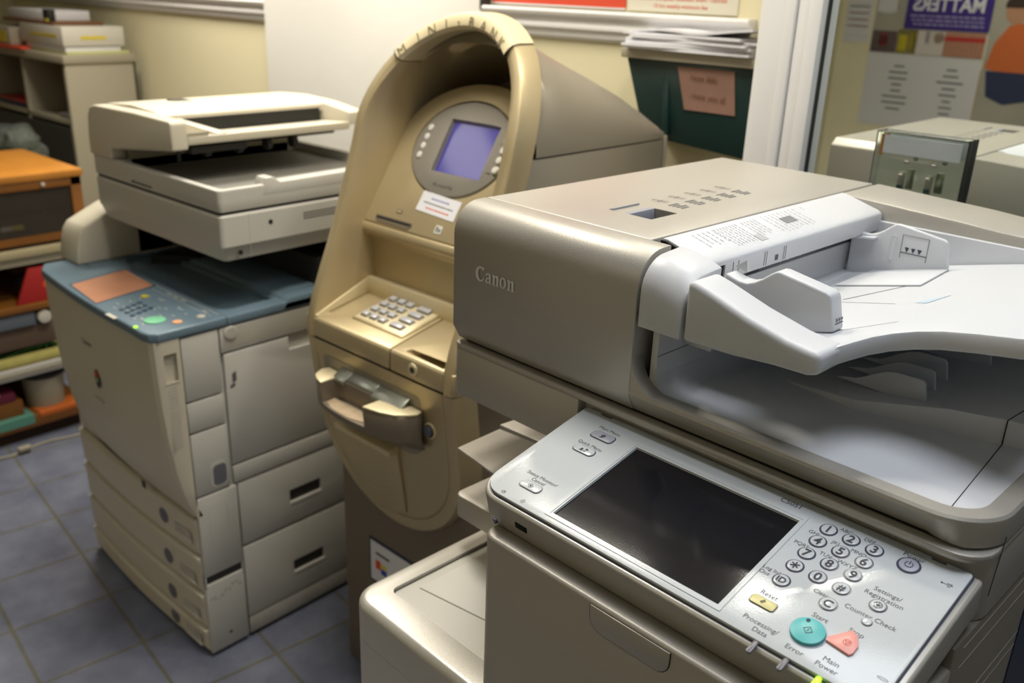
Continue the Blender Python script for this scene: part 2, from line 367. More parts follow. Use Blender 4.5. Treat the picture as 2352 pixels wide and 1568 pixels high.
# tray details: guide slots, seam lines
b=MB()
def onplane(pts,w,m,mb):
    for (x0,y0),(x1,y1) in zip(pts,pts[1:]):
        dx,dy=x1-x0,y1-y0; l=math.hypot(dx,dy); nx,ny=-dy/l*w/2,dx/l*w/2; q=[(x0+nx,y0+ny),(x1+nx,y1+ny),(x1-nx,y1-ny),(x0-nx,y0-ny)]
        mb.add([(x,y,ztop(x,y)+.0003) for x,y in q],[(0,1,2,3)],m)
onplane([(.372,.225),(.409,.310)],.0016,ink2,b); onplane([(.377,.372-.06),(.415,.315)],.002,gap,b)
onplane([(.350,.215),(.434,.208)],.0009,ink2,b); onplane([(.434,.085),(.470,.130)],.0007,ink2,b); onplane([(.34,.28),(.334,.10)],.0008,ink2,b)
onplane([(.466,.033),(.466,.018)],.001,ink,b)
q=[(.450,.215),(.470,.255),(.462,.212)]; b.add([(x,y,ztop(x,y)+.0004) for x,y in q],[(0,1,2)],mat('pale_blue_mark',(.42,.52,.62),.6))
b.build('tray_markings',tray)
# throat behind the cover
b=MB(); b.box(.246,.268,.062,.4435,1.10,1.236,white); b.box(.262,.32,.060,.445,1.150,1.166,white)
b.box(.2685,.272,.10,.21,1.178,1.213,grid_); b.box(.2685,.272,.235,.31,1.178,1.213,white); b.box(.2685,.273,.32,.40,1.170,1.214,grid_)
for y in (.105,.125,.150,.172,.20,.245,.262,.29): b.box(.272,.282,y,y+.0035,1.170,1.2125,white if y>.2 else grid_)
b.box(.2725,.29,.138,.146,1.19,1.2125,black); b.box(.272,.29,.10,.20,1.206,1.2125,dark); b.box(.272,.286,.33,.39,1.207,1.214,dark)
b.box(.288,.297,.405,.43,1.172,1.230,white,r=.001); b.box(.2975,.299,.415,.424,1.178,1.198,black)
b.box(.285,.297,.062,.075,1.165,1.228,white); b.box(.2975,.3000,.076,.084,1.199,1.212,black)
thr=b.build('feeder_throat',NC)
# white cover
b=MB(); b.prism([(.2475,1.2505),(.254,1.2505),(.300,1.2375),(.3045,1.2345),(.3055,1.230),(.3055,1.2135),(.2985,1.2135),(.2975,1.227),(.25,1.2395),(.2475,1.2395)],'y',.0638,.4435,white,r=.0015,ang=35)
cov=b.build('feeder_cover',NC)
cut(cov,[MB().box(.303,.32,.083,.094,1.2100,1.2305,white)])
b=MB(); b.box(.3005,.3035,.083,.094,1.2138,1.2300,black)
sl=math.atan2(-.013,.046)
CM=Matrix.Translation((.254,0,1.2509))@Matrix.Rotation(-sl,4,'Y')   # local x down the slope, y along the copier
CT=CM@Matrix.Rotation(R(90),4,'Z')
def cl(x0,x1,y0,y1,m=ink4): b.add([(x0,y0,0),(x1,y0,0),(x1,y1,0),(x0,y1,0)],[(0,1,2,3)],m,CM,recalc=False)
random.seed(3)
for (ya,yb,xa,xb,n) in ((.100,.135,.004,.030,5),(.138,.178,.004,.040,8),(.190,.215,.004,.034,5),(.232,.300,.003,.040,9),(.318,.322,.004,.012,1)):
    for k in range(n):
        y=ya+(yb-ya)*k/max(1,n-1); x=xa
        while x<xb-.002:
            w=random.uniform(.002,.006); cl(x,min(x+w,xb),y,y+.0007); x+=w+random.uniform(.0008,.002)
cl(.014,.026,.255,.280,ink4); cl(.030,.042,.178,.192,ink3)
for y in (.108,.118,.168,.172,.207,.211): b.box(.3057,.3059,y,y+.0006,1.216,1.231,ink2)
b.box(.3057,.3059,.190,.196,1.218,1.224,ink2)
b.build('cover_printing',cov)
MB().prism([(.2475,1.2485),(.254,1.2485),(.300,1.2355),(.3035,1.2325),(.304,1.214),(.2475,1.20)],'y',.0612,.0637,gap).build('cover_gap',NC)
# paper guides
def guide(y0,th,name,peak,xs,base=None):
    b=MB(); x0,xd,xp,xt,xr=xs
    top=[(x0,peak-.014)]+[(x0+(xp-x0)*t, peak-.014-.005*math.sin(math.pi*min(1,t*1.1))+.014*max(0,(t-.35)/.65)**1.6) for t in (.15,.3,.45,.6,.75,.9,1)]+[(xp+.004,peak+.0004),(xt,peak-.0075),(xt+.004,peak-.0095)]
    zb=ztop(xr,0)+.0008
    P=[(x0,ztop(x0,0)-.004)]+top+[(xt+.006,peak-.014),(xr,zb)]
    b.prism(P,'y',y0,y0+th,white,r=.0022,seg=3,ang=28)
    return b
g=guide(.075,.020,'g',1.2425,(.318,.35,.372,.4235,.436)); g.prism([(.318,1.232),(.330,1.241),(.332,1.229)],'y',.092,.0945,white); g1=g.build('paper_guide',tray,'near paper guide with a wide flat face')
b=MB(); 
def tri(mb,x,y,z,w,M): mb.add([(x,z,0),(x+w,z,0),(x+w/2,z-w*1.1,0)],[(0,1,2)],ink,M,recalc=False)
MG=Matrix.Translation((.4305,.078,1.2095))@Matrix.Rotation(R(90),4,'Z')@Matrix.Rotation(R(90),4,'X')
for k in range(3): tri(b,.002+k*.0048,0,.002,.0036,MG@Matrix.Translation((0,0,.0042)))
b.box(.4347,.4349,.079,.094,1.2065,1.2072,ink); b.build('fill_mark',g1)
g=guide(.395,.006,'g',1.2355,(.292,.325,.345,.402,.4125))
g.slab([(.325,.300),(.421,.300),(.4135,.397),(.325,.397)],lambda x,y:ztop(x,y)+.0022,lambda x,y:ztop(x,y)+.0004,white,r=.0004)
g.prism([(.294,1.2095),(.325,1.214),(.325,1.216),(.294,1.2115)],'y',.385,.396,white)
g2=g.build('paper_guide',tray,'far paper guide with an upright fin on a flat foot')
b=MB(); MG=XZ(0,.3945,0)
for k in range(3): tri(b,.3595+k*.0075,0,1.2105,.0055,MG)
b.box(.355,.3865,.3943,.3946,1.2032,1.2040,ink); b.box(.355,.3555,.3943,.3946,1.197,1.2245,ink2); b.box(.386,.3865,.3943,.3946,1.197,1.2245,ink2); b.box(.355,.3865,.3943,.3946,1.2245,1.2249,ink2)
b.box(.343,.3475,.3935,.396,1.192,1.222,white); b.build('fill_mark',g2)

# ---- scanner base
b=MB(); b.prism(rrect(0,.62,0,.56,(.012,.03,.01,.01)),'z',1.0745,1.0815,taupe,r=.002,seg=2)
b.prism(arc(.012,.012,.012,180,270,5)+[(.2045,0),(.2045,.0125)]+arc(.59,.0425,.030,-90,0,8)+[(.62,.56),(0,.56)],'z',1.014,1.0750,taupe,r=.0015,seg=2,ang=50)
b.prism(rrect(.006,.614,.012,.55,(.01,.03,.01,.01)),'z',1.0805,1.0845,gap)
sb=b.build('scanner_base',NC)
b=MB(); b.prism([(.04,1.090),(.0406,1.0905),(.0316,1.0395),(.031,1.039)],'x',.6198,.6204,gap); b.prism([(.115,1.11),(.1158,1.11),(.110,1.088),(.109,1.088)],'x',.6198,.6204,gap)
b.build('side_seam',sb)
# ---- rear body and output cavity
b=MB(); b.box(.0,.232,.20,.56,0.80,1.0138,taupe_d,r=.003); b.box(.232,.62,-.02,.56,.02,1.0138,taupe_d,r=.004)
for z in (1.005,.985,.93,.915): b.box(.6199,.6204,.0,.55,z,z+.0005,taupe)
b.box(.6200,.6212,.172,.30,.80,.955,navy_p)
body=b.build('main_body',NC)
for n,z in (('caster',0),):
    for (x,y) in ((.28,-.08),(.57,-.08),(.28,.5),(.57,.5)):
        MB().cyl((x-.01,y,.012),(1,0,0),.012,.02,black,14).build('caster',NC)
# tower under the panel
b=MB(); b.prism(rrect(.232,.6195,-.164,.02,(.016,.016,0,0)),'z',.03,.9945,taupe,r=.0035,seg=3)
tw=b.build('front_cover',NC)
b=MB(); b.prism(rrect(.3722,.4578,.9657,.9905,(.014,.014,0,0)),'y',-.1646,-.163,gap); b.prism(rrect(.3728,.4572,.9663,.9905,(.0135,.0135,0,0)),'y',-.1652,-.163,taupe,r=.0006)
fl=b.build('handle_flap',tw)
# control panel in its own tilted frame
PM=Matrix.Translation((0,0,1.0637))@Matrix.Rotation(math.atan(.225),4,'X')
def UV(u,y,w=0.0): return PM@Matrix.Translation((u,y*1.025,w))
b=MB(); 
hp=rrect(.2055,.6195,-.156,.0118,(.030,.026,.004,.004),n=8)
b.prism(hp,'z',-.036,-.0032,silver,r=.0035,seg=3,M=PM,ang=40)
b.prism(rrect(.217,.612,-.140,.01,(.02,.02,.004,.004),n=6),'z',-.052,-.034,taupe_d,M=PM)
ph=b.build('control_panel',NC,'tilted white control panel with screen and buttons')
cut(ph,[MB().box(.262,.278,-.17,-.150,-.0235,-.0165,dark,M=PM)])
for p in ph.data.polygons:   # the housing skirt is taupe, its rim brighter
    if p.normal.z<.35 and p.material_index==0: p.material_index=1
ph.data.materials[1]=taupe
b=MB()
fo=rrect(.2095,.6135,-.1515,.0095,(.026,.022,.003,.003),n=8)
b.prism(fo,'z',-.0034,-.0026,dkbezel,M=PM); b.build('bezel_line',ph); b=MB()
b.prism(rrect(.2107,.6122,-.1500,.0085,(.025,.021,.003,.003),n=8),'z',-.0030,.0006,panelw,r=.0004,M=PM)
fp=b.build('face_plate',ph)
cut(fp,[MB().box(.298,.4765,-.1385,-.0165,-.01,.01,panelw,M=PM), MB().box(.232,.247,.0055,.012,-.01,.01,panelw,M=PM), MB().box(.580,.592,.0055,.012,-.01,.01,panelw,M=PM)])
b=MB(); 
fr=[(.2925,-.1435,.0005),(.4810,-.1435,.0005),(.4810,-.0095,.0005),(.2925,-.0095,.0005)]
fi=[(.2985,-.1380,-.0016),(.4760,-.1380,-.0016),(.4760,-.0172,-.0016),(.2985,-.0172,-.0016)]
fo2=[(.2920,-.1440,.0012),(.4815,-.1440,.0012),(.4815,-.0090,.0012),(.2920,-.0090,.0012)]
fm=[(.2960,-.1405,.0012),(.4785,-.1405,.0012),(.4785,-.0135,.0012),(.2960,-.0135,.0012)]
b.loft([fr,fo2,fm,fi],panelw,cap=False,M=PM)
b.build('screen_frame',ph)
b=MB(); b.box(.2983,.4762,-.1382,-.0168,-.0028,-.0014,glassb,M=PM); b.build('touch_screen',ph,'switched-off black touch screen')
# buttons
def key(name,u,y,r,label,glyph,gs,body=panelw,lab=None,draw=None,ry=None):
    b=MB(); M=UV(u,y)
    b.shape([arc(0,0,r*1.20,0,360,32)[:-1]],dkbezel,M@Matrix.Translation((0,0,.0007)))
    b.cyl((0,0,.0004),(0,0,1),r,.0013,body,32,r2=r*.97,bev=.0003,M=M)
    T=M@Matrix.Translation((0,0,.0020))
    if glyph: b.text(glyph,T@Matrix.Translation((0,-gs*.35,0)),gs,ink,bold=.02)
    if draw: draw(b,T)
    return b.build(name,ph,lab)
rows=(-.0120,-.0293,-.0468,-.0645,-.0845); cols=(.5012,.5215,.5417)
for c,r,g in ((0,0,'1'),(1,0,'2'),(2,0,'3'),(0,1,'4'),(1,1,'5'),(2,1,'6'),(0,2,'7'),(1,2,'8'),(2,2,'9'),(1,3,'0')):
    key('number_key',cols[c],rows[r],.0063,None,g,.0120,lab='round white key marked '+g)
def star(b,T):
    for a in (90,30,-30): b.box(-.0038,.0038,-.0005,.0005,0,.0002,ink,M=T@Matrix.Rotation(R(a),4,'Z'))
key('star_key',cols[0],rows[3],.0063,None,None,0,draw=star)
key('hash_key',cols[2],rows[3],.0063,None,'#',.0095); key('id_key',cols[0],rows[4],.0063,None,'ID',.0085); key('clear_key',cols[2],rows[4],.0063,None,'C',.0105)
def pw(b,T):
    b.shape([arc(0,0,.0034,120,420,20)+arc(0,0,.0027,420,120,20)],ink,T); b.box(-.0004,.0004,.0002,.0042,0,.0001,ink,M=T)
greyb=mat('grey_button',(.42,.43,.50),.35)
key('power_key',.570,-.0115,.0078,None,None,0,body=greyb,draw=pw)
def gear(b,T):
    b.shape([arc(0,0,.0034,0,360,20)[:-1],arc(0,0,.0029,0,360,20)[:-1][::-1]],ink,T)
    for a in (90,30,-30): b.box(-.0024,.0024,-.0002,.0002,0,.0001,ink,M=T@Matrix.Rotation(R(a),4,'Z'))
key('settings_key',.5712,-.0640,.0058,None,None,0,draw=gear)
key('counter_key',.5722,-.0830,.0036,None,None,0)
def st(b,T):
    for a in (45,): 
        q=.0040; b.shape([[(0,q),(q,0),(0,-q),(-q,0)],[(0,q-.0008),(-q+.0008,0),(0,-q+.0008),(q-.0008,0)]],ink,T)
        b.box(-.0017,.0017,-.00025,.00025,0,.0001,ink,M=T@Matrix.Rotation(R(80),4,'Z'))
    b.shape([arc(-.0045,.0085,.0017,0,360,16)[:-1]],navy_p,T)
b=MB(); M=UV(.5440,-.1178); b.shape([arc(0,0,.0150,0,360,40)[:-1]],greyb,M@Matrix.Translation((0,0,.0007)))
b.cyl((0,0,.0004),(0,0,1),.0134,.0030,teal,40,r2=.0128,bev=.0005,M=M); st(b,M@Matrix.Translation((0,0,.0036))); b.build('start_button',ph,'large round turquoise start button')
b=MB(); sp=[(.5578,-.1135),(.5690,-.0975),(.5745,-.1005),(.5790,-.1085),(.5792,-.1165),(.5775,-.1195),(.5580,-.1172)]
sp=[(u,y*1.025) for u,y in sp]; b.prism(sp,'z',.0004,.0028,pink,r=.0004,M=PM)
T=UV(.5712,-.1105,.0030); b.shape([arc(0,0,.0030,0,360,20)[:-1],arc(0,0,.0026,0,360,20)[:-1][::-1]],redp,T); b.shape([[(-.002,.0012),(.002,.0012),(0,-.0024)],[(-.0013,.0008),(0,-.0016),(.0013,.0008)]],redp,T)
b.build('stop_button',ph,'salmon pink wedge shaped stop button')
def bar(name,u,y,w,h,r,m,draw=None,lab=None,ring=dkbezel,rot=0):
    b=MB(); M=UV(u,y)@Matrix.Rotation(R(rot),4,'Z')
    b.shape([rrect(-w/2-.0010,w/2+.0010,-h/2-.0010,h/2+.0010,r+.001)],ring,M@Matrix.Translation((0,0,.0007)))
    b.prism(rrect(-w/2,w/2,-h/2,h/2,r),'z',.0004,.0017,m,r=.0004,M=M)
    if draw: draw(b,M@Matrix.Translation((0,0,.0019)))
    return b.build(name,ph,lab)
def d_main(b,T): b.shape([arc(0,0,.0022,0,360,16)[:-1]],ink2,T); b.box(0,.0026,0,.0022,0,.0001,ink,M=T); b.box(-.003,.001,-.003,-.0024,0,.0001,ink,M=T)
def d_quick(b,T): b.shape([arc(-.0024,0,.0013,0,360,14)[:-1]],ink,T); b.box(-.0042,-.0006,-.0026,-.0012,0,.0001,ink,M=T); b.box(.0015,.0042,.0002,.0024,0,.0001,ink,M=T); b.box(.0008,.0034,-.0024,-.0016,0,.0001,ink2,M=T)
def d_stat(b,T): b.shape([[(0,.003),(.0036,0),(0,-.003),(-.0036,0)],[(0,.0024),(-.0029,0),(0,-.0024),(.0029,0)]],ink2,T); b.shape([arc(0,0,.0012,0,360,12)[:-1]],ink2,T)
bar('main_menu_button',.2600,-.0228,.0265,.0112,.0035,greyb,d_main); bar('quick_menu_button',.2590,-.0500,.0250,.0098,.0042,panelw,d_quick)
bar('status_monitor_button',.2552,-.1210,.0250,.0100,.0042,panelw,d_stat)
def d_res(b,T):
    for k in (0,1): b.box(-.0022,.0022,-.0003+k*.0014,.0003+k*.0014,0,.0001,ink,M=T@Matrix.Rotation(R(55),4,'Z'))
bar('reset_button',.5030,-.1130,.0210,.0090,.0025,yellow,d_res,'pale yellow reset button')
# printed words
b=MB()
def word(t,u,y,size,al='c',m=ink2,bold=.0): b.text(t,UV(u,y,.0008)@Matrix.Translation((0,-size*.3,0)),size,m,align=al,bold=bold)
word('Main Menu',.2597,-.0115,.0062); word('Quick Menu',.2587,-.0408,.0062); word('Status Monitor/',.2560,-.1060,.0062); word('Cancel',.2560,-.1117,.0062)
for t,u,y in (('ABC',.5135,-.0052),('DEF',.5340,-.0045),('GHI',.4935,-.0222),('JKL',.5140,-.0225),('MNO',.5335,-.0222),('PQRS',.4925,-.0400),('TUV',.5140,-.0395),('WXYZ',.5325,-.0392)): word(t,u,y,.0056)
word('Log In/',.4815,-.0790,.0056,'l'); word('Out',.4815,-.0848,.0056,'l'); word('Clear',.5320,-.0780,.0056)
word('Power',.5697,-.0012,.0066,m=ink); word('Settings/',.5715,-.0487,.0064); word('Registration',.5715,-.0553,.0064); word('Counter Check',.5720,-.0775,.0064)
word('Start',.5440,-.1000,.0066); word('Stop',.5715,-.0970,.0066); word('Reset',.5025,-.1036,.0066); word('Processing/',.5130,-.1320,.0066); word('Data',.5165,-.1388,.0066)
word('Error',.5450,-.1378,.0066); word('Main',.5705,-.1312,.0066); word('Power',.5705,-.1380,.0066); word('C5051',.4590,-.0012,.0078,m=ink2,bold=.01)
T=UV(.6015,-.0135,.0008); b.box(-.0045,.004,-.0002,.0002,0,.0001,ink,M=T); b.shape([arc(-.0045,0,.0009,0,360,10)[:-1]],ink,T); b.box(-.001,.002,.0012,.0016,0,.0001,ink,M=T); b.box(0,.0025,-.0018,-.0014,0,.0001,ink,M=T); b.box(.002,.003,.001,.002,0,.0001,ink,M=T)
T=UV(.2388,-.1415,.0008); b.shape([[(-.002,-.001),(-.001,-.001),(.001,-.0025),(.001,.0025),(-.001,.001),(-.002,.001)],[(-.0016,-.0006),(-.0016,.0006),(-.0008,.0006),(.0006,.0017),(.0006,-.0017),(-.0008,-.0006)]],ink2,T); b.box(.0016,.0019,-.001,.001,0,.0001,ink2,M=T); b.box(.0024,.0027,-.0016,.0016,0,.0001,ink2,M=T)
T=UV(.2640,-.1402,.0008); b.shape([arc(0,0,.0016,0,360,14)[:-1],arc(0,0,.0012,0,360,14)[:-1][::-1]],ink2,T)
for k in range(8): b.box(.0020,.0029,-.00015,.00015,0,.0001,ink2,M=T@Matrix.Rotation(R(45*k),4,'Z'))
T=UV(.6045,-.1225,.0008); b.shape([arc(0,0,.0040,0,360,18,.0012)[:-1],arc(0,0,.0035,0,360,18,.0008)[:-1][::-1]],ink2,T)
b.build('printed_labels',ph)
for u,m in ((.5195,ledoff),(.5450,ledoff),(.5708,led_g)):
    b=MB(); b.prism(rrect(-.0022,.0022,-.010,.0035,.002,4),'z',-.001,.0011,m,r=.0006,M=UV(u,-.1505)); b.build('indicator_light',ph, 'lit green light' if m is led_g else 'unlit grey light')
b=MB(); b.cyl((.2420,-.161,-.022),(-.35,-1,0),.0032,.003,dkbezel,16,M=PM); b.build('headphone_jack',ph)
b=MB(); 
for k in range(9): b.box(.2635+k*.0015,.2643+k*.0015,-.1565,-.151,-.0232,-.0168,black,M=PM)
b.box(.263,.277,-.1550,-.150,-.0233,-.0168,dark,M=PM); b.build('brightness_wheel',ph)
# ---- left output unit
b=MB(); b.prism(rrect(0,.236,-.164,.44,(.035,0,0,.01),n=8),'z',.0,.795,silver,r=.022,seg=6,ang=60)
lu=b.build('output_unit',NC)
cut(lu,[MB().prism(rrect(.030,.26,-.122,.42,(.010,.002,.002,.01)),'z',.785,.83,taupe), MB().prism([(-.01,.742),(.24,.742),(.24,.7425),(-.01,.7425)],'y',-.17,-.1625,gap)])
b=MB(); b.prism(rrect(.0308,.235,-.1212,.42,(.009,.002,.002,.009)),'z',.780,.7905,offwhite,r=.002); b.prism([(.045,-.09),(.235,-.055),(.235,.40),(.045,.40)],'z',.788,.7925,offwhite,r=.002)
b.build('output_pan',lu,'white inset tray')
for nm,pts,z,t,sl in (('exit_flap',[(.0,.010),(.232,-.040),(.232,.088),(-.004,.088)],.932,.0035,.16),('exit_flap',[(-.010,.094),(.232,.094),(.232,.20),(-.004,.165)],.934,.007,.10)):
    b=MB(); b.slab(pts,lambda x,y:z+sl*max(0,x-.05)*.6,lambda x,y:z-t+sl*max(0,x-.05)*.6,taupe,r=.0012); b.build(nm,NC)
b=MB(); b.prism(rrect(.0,.20,.005,.14,(.012,.002,.002,.002)),'z',.836,.868,taupe,r=.004,seg=3); b.build('exit_shelf',NC)
# ================================================================ CASH MACHINE
AT = thing('cash_machine','gold arched cash machine with a small blue screen standing between the two copiers','cash machine',(-1.449,1.008,0),-1)
def lerp(x,P):
    for (a,b),(c,d) in zip(P,P[1:]):
        if x<=c: return b+(d-b)*(x-a)/(c-a) if c>a else d
    return P[-1][1]
FP=[(.45,.046),(.82,0),(.865,.0),(.90,.012),(.95,.032),(1.02,.062),(1.10,.090),(1.18,.118),(1.25,.137),(1.30,.158),(1.36,.190),(1.44,.238)]
fy=lambda z: lerp(z,FP)
CX,HW=.215,.216
def outl(off,n=40):
    """closed outline of the fascia, offset inward by off, split: lower semicircle, sides, arch"""
    r=HW-off; P=[]
    P+=[(CX+r*math.cos(R(a)),.670+r*math.sin(R(a))) for a in [180+180*i/24 for i in range(25)]]
    P+=[(CX+r,z) for z in (.73,.79,.82,.86,.90,.95,1.0,1.05,1.10,1.15,1.19)]
    P+=[(CX+r*math.cos(R(a)),1.222+r*math.sin(R(a))) for a in [180*i/28 for i in range(29)]]
    P+=[(CX-r,z) for z in (1.19,1.15,1.10,1.05,1.0,.95,.90,.86,.82,.79,.73)]
    return P
O0=outl(0)
def ringat(off,dy,ymin=None):
    return [(x,(fy(O0[i][1])+dy) if ymin is None else ymin,z) for i,(x,z) in enumerate(outl(off))]
up=[i for i,(x,z) in enumerate(O0) if z>=.8199]; lo_=[i for i,(x,z) in enumerate(O0) if z<=.8201]
def pick(l,idx): return [l[i] for i in idx]
ia=up; # arch part: consecutive from right .82 up over to left .82
sec=[(0,.052),(0,.014),(.003,.004),(.009,.0),(.020,-.001),(.026,.001),(.0295,.010),(.031,.04),(.033,.07)]
b=MB(); loops=[pick(ringat(o,d),ia) for o,d in sec]+[[(x,.30,z if z<1.2 else 1.2+(z-1.2)*.93) for x,z in pick(outl(.040),ia)],[(x,.36,z if z<1.2 else 1.2+(z-1.2)*.80) for x,z in pick(outl(.044),ia)],[(x,.43,z if z<1.2 else 1.2+(z-1.2)*.62) for x,z in pick(outl(.050),ia)]]
b.loft(loops,gold,cap=False,closed=False)
hood=b.build('hood_shell',AT,'gold arched hood around the screen')
MB().prism([(x,z if z<1.2 else 1.2+(z-1.2)*.62) for x,z in pick(outl(.049),ia)],'y',.430,.440,bronze_d).build('hood_back',AT)
# MINI-BANK badge section (slightly raised cap over the crown) with its two seams and letters
def arch(a,off,dy): 
    z=1.222+HW*math.sin(R(a)); r=HW-off
    return (CX+r*math.cos(R(a)), fy(z)+dy, 1.222+r*math.sin(R(a)))
b=MB(); angs=[52+ (138-52)*i/20 for i in range(21)]
prof=[(-.0012,.052),(-.0015,.012),(.002,.000),(.010,-.006),(.022,-.008),(.029,-.002),(.0315,.012),(.0325,.05)]
b.loft([[arch(a,o,d) for a in angs] for o,d in prof],goldl,cap=False,closed=False)
cap_=b.build('crown_cap',AT)
b=MB()
for a in (51.6,138.4): b.loft([[arch(a-.25,o,d-.0008) for o,d in prof],[arch(a+.25,o,d-.0008) for o,d in prof]],gap,cap=False,closed=False)
b.build('crown_seam',AT)
engr=mat('dark_lettering',(.13,.105,.06),.6)
b=MB()
for ch,a in zip('MINI·BANK',[134,123,114,104.5,96,86.5,77,67.5,58.5]):
    p=Vector(arch(a,.0165,-.0085)); q=Vector(arch(a-2,.0165,-.0085)); u=(q-p).normalized()
    rad=Vector((math.cos(R(a)),0,math.sin(R(a)))); rad=(rad+Vector((0,.22,0))).normalized(); w=(rad-u*rad.dot(u)).normalized(); nrm=u.cross(w)
    M=Matrix((( u.x,w.x,nrm.x,p.x),(u.y,w.y,nrm.y,p.y),(u.z,w.z,nrm.z,p.z),(0,0,0,1)))
    M=M@Matrix.Translation((0,-.0085,.0006))
    if ch=='·': b.shape([arc(0,.0085,.0022,0,360,12)[:-1]],engr,M)
    else: b.text(ch,M,.0265,engr,bold=.0)
b.build('crown_lettering',cap_)
steel=mat('greenish_steel',(.36,.38,.34),.3,metal=.85)
# lower belly door
b=MB(); loops=[]
for o,d in ((0,.055),(0,.012),(.004,.002),(.010,0),(.028,0),(.0295,.0025),(.031,0),(.033,-.0005)):
    pts=outl(o); idx=[i for i in range(len(O0)) if O0[i][1]<=.8201]
    idx=[i for i in idx if i>40]+[i for i in idx if i<=40]
    loops.append([(pts[i][0],fy(O0[i][1])*1+d+ (0),min(pts[i][1],.8185)) for i in idx])
b.loft(loops,gold,cap=False,closed=True)
b.add([p for p in loops[-1]],[tuple(range(len(loops[-1])))],gold); b.add(loops[0],[tuple(range(len(loops[0])))],gold)
belly=b.build('lower_door',AT)
yb=lambda z: fy(z)
# dispenser pocket, plate with ledge and dimples
b=MB()
S=lambda x,z,d=0:(x,yb(z)+d,z)
b.add([S(.085,.645,-.001),S(.258,.645,-.001),S(.258,.645,-.010),S(.085,.645,-.010),S(.085,.632,-.001),S(.258,.632,-.0012),S(.258,.632,-.0015)],[(0,1,2,3)],goldl)
pl=[(.085,.655),(.262,.655),(.258,.645),(.258,.545),(.250,.50),(.235,.470),(.19,.468),(.12,.49),(.085,.53)]
b.slab([(x,z) for x,z in pl],lambda x,z:0,lambda x,z:0,gold) if False else None
b.loft([[(x,yb(z)+.002,z) for x,z in [(.080,.648),(.258,.648),(.258,.56),(.256,.50),(.20,.475),(.14,.482),(.10,.51),(.082,.56)]],[(x,yb(z)-(.006 if z>.64 else .003 if z>.55 else .0005),z) for x,z in [(.080,.648),(.258,.648),(.258,.56),(.256,.50),(.20,.475),(.14,.482),(.10,.51),(.082,.56)]]],gold,bev=.0008)
for r_ in range(4):
    for c_ in range(3):
        x,z=.105+c_*.058,.622-r_*.034-c_*.0
        b.cyl((x,yb(z)-(.0052 if z>.6 else .003),z),(0,-1,0),.0022,.0015,goldl,10,r2=.0012)
b.prism([(yb(.648)-.024,.650),(yb(.648)-.024,.641),(yb(.645),.641),(yb(.655),.660)],'x',.084,.259,goldl,r=.0012)  # ledge in paler gold, light falling on it put into the colour
b.build('dimpled_plate',belly)
b=MB(); pk=rrect(.050,.340,.655,.792,(.05,.05,.012,.012))
b.loft([[(x,yb(z)-.0012,z) for x,z in pk],[(.195+(x-.195)*.965,yb(z)-.0002,.725+(z-.725)*.95) for x,z in pk]],bronze,cap=True); b.build('dispenser_recess',belly)
lipm=mat('brown_grey_lip',(.20,.165,.125),.4,metal=.2)
def plan_lip(o=0): return [(.062+o,.004),(.058+o,-.012),(.064+o,-.024+o)]+[(.20-.135*math.cos(R(a)),-.024+o-(.040)*math.sin(R(a))) for a in (18,36,54,72,90,108,126,144,162)]+[(.336-o,-.024+o),(.344-o,-.010),(.340-o,.004)]
b=MB(); 
lip=plan_lip(); n=len(lip)
def lz(x): return .778
b.loft([[(x,y*.45+.010,.700) for x,y in lip],[(x,y*.93,.722) for x,y in lip],[(x,y,.768) for x,y in lip],[(.2+(x-.2)*.985,y*.94,.776) for x,y in lip]],lipm,bev=.0015)
lp=b.build('dispenser_lip',belly)
cut(lp,[MB().prism([(.112,-.10),(.112,-.022),(.122,-.016),(.240,-.016),(.250,-.024),(.250,-.10)],'z',.735,.80,dark), MB().prism([(.105,.0),(.105,-.012),(.305,-.012),(.305,.0)],'z',.76,.80,dark)])
b=MB(); b.prism([(x,y) for x,y in [(.0625,.004),(.0585,-.012),(.0645,-.024),(.072,-.037),(.090,-.047),(.111,-.053),(.111,-.020),(.100,-.012),(.100,.004)]],'z',.7745,.7785,goldl,r=.001)
b.prism([(.251,-.062),(.290,-.054),(.318,-.042),(.336,-.024),(.3435,-.010),(.3395,.004),(.308,.004),(.308,-.014),(.251,-.022)],'z',.7745,.7785,goldl,r=.001)
b.prism([(.113,-.023),(.249,-.023),(.240,-.048),(.20,-.058),(.15,-.056),(.118,-.045)],'z',.7355,.7365,mat('worn_tan_tray',(.34,.26,.17),.6,var=.3,vscale=60)); b.build('lip_top',lp,'pale worn rim of the dispenser lip')
b=MB(); b.prism([(-.020,.770),(-.022,.774),(-.020,.7775),(.004,.792),(.006,.786),(-.014,.768)],'x',.104,.140,steel,r=.0010,ang=20); b.prism([(-.012,.775),(-.014,.779),(-.012,.7815),(.004,.792),(.006,.786),(-.008,.773)],'x',.140,.222,steel,r=.0010,ang=20); b.prism([(-.020,.770),(-.022,.774),(-.020,.7775),(.004,.792),(.006,.786),(-.014,.768)],'x',.222,.306,steel,r=.0010,ang=20)
for o_ in (lp,): o_.location=(.006,0,-.012)
b.build('metal_shutter',belly,'chrome shutter bar of the cash slot').location=(.006,0,-.012)
b=MB(); b.cyl((.361,.013,.731),(0,-1,0),.0155,.006,goldl,24,bev=.001); b.cyl((.361,.0075,.731),(0,-1,0),.0125,.002,dark,24); b.cyl((.361,.006,.731),(0,-1,0),.0095,.004,mat('steel_lock',(.2,.22,.28),.3,metal=.7),20); b.build('door_lock',belly)
# gap below shelf, side bands at the shelf
MB().box(.006,.424,.004,.06,.8175,.8225,gap).build('shelf_gap',AT)
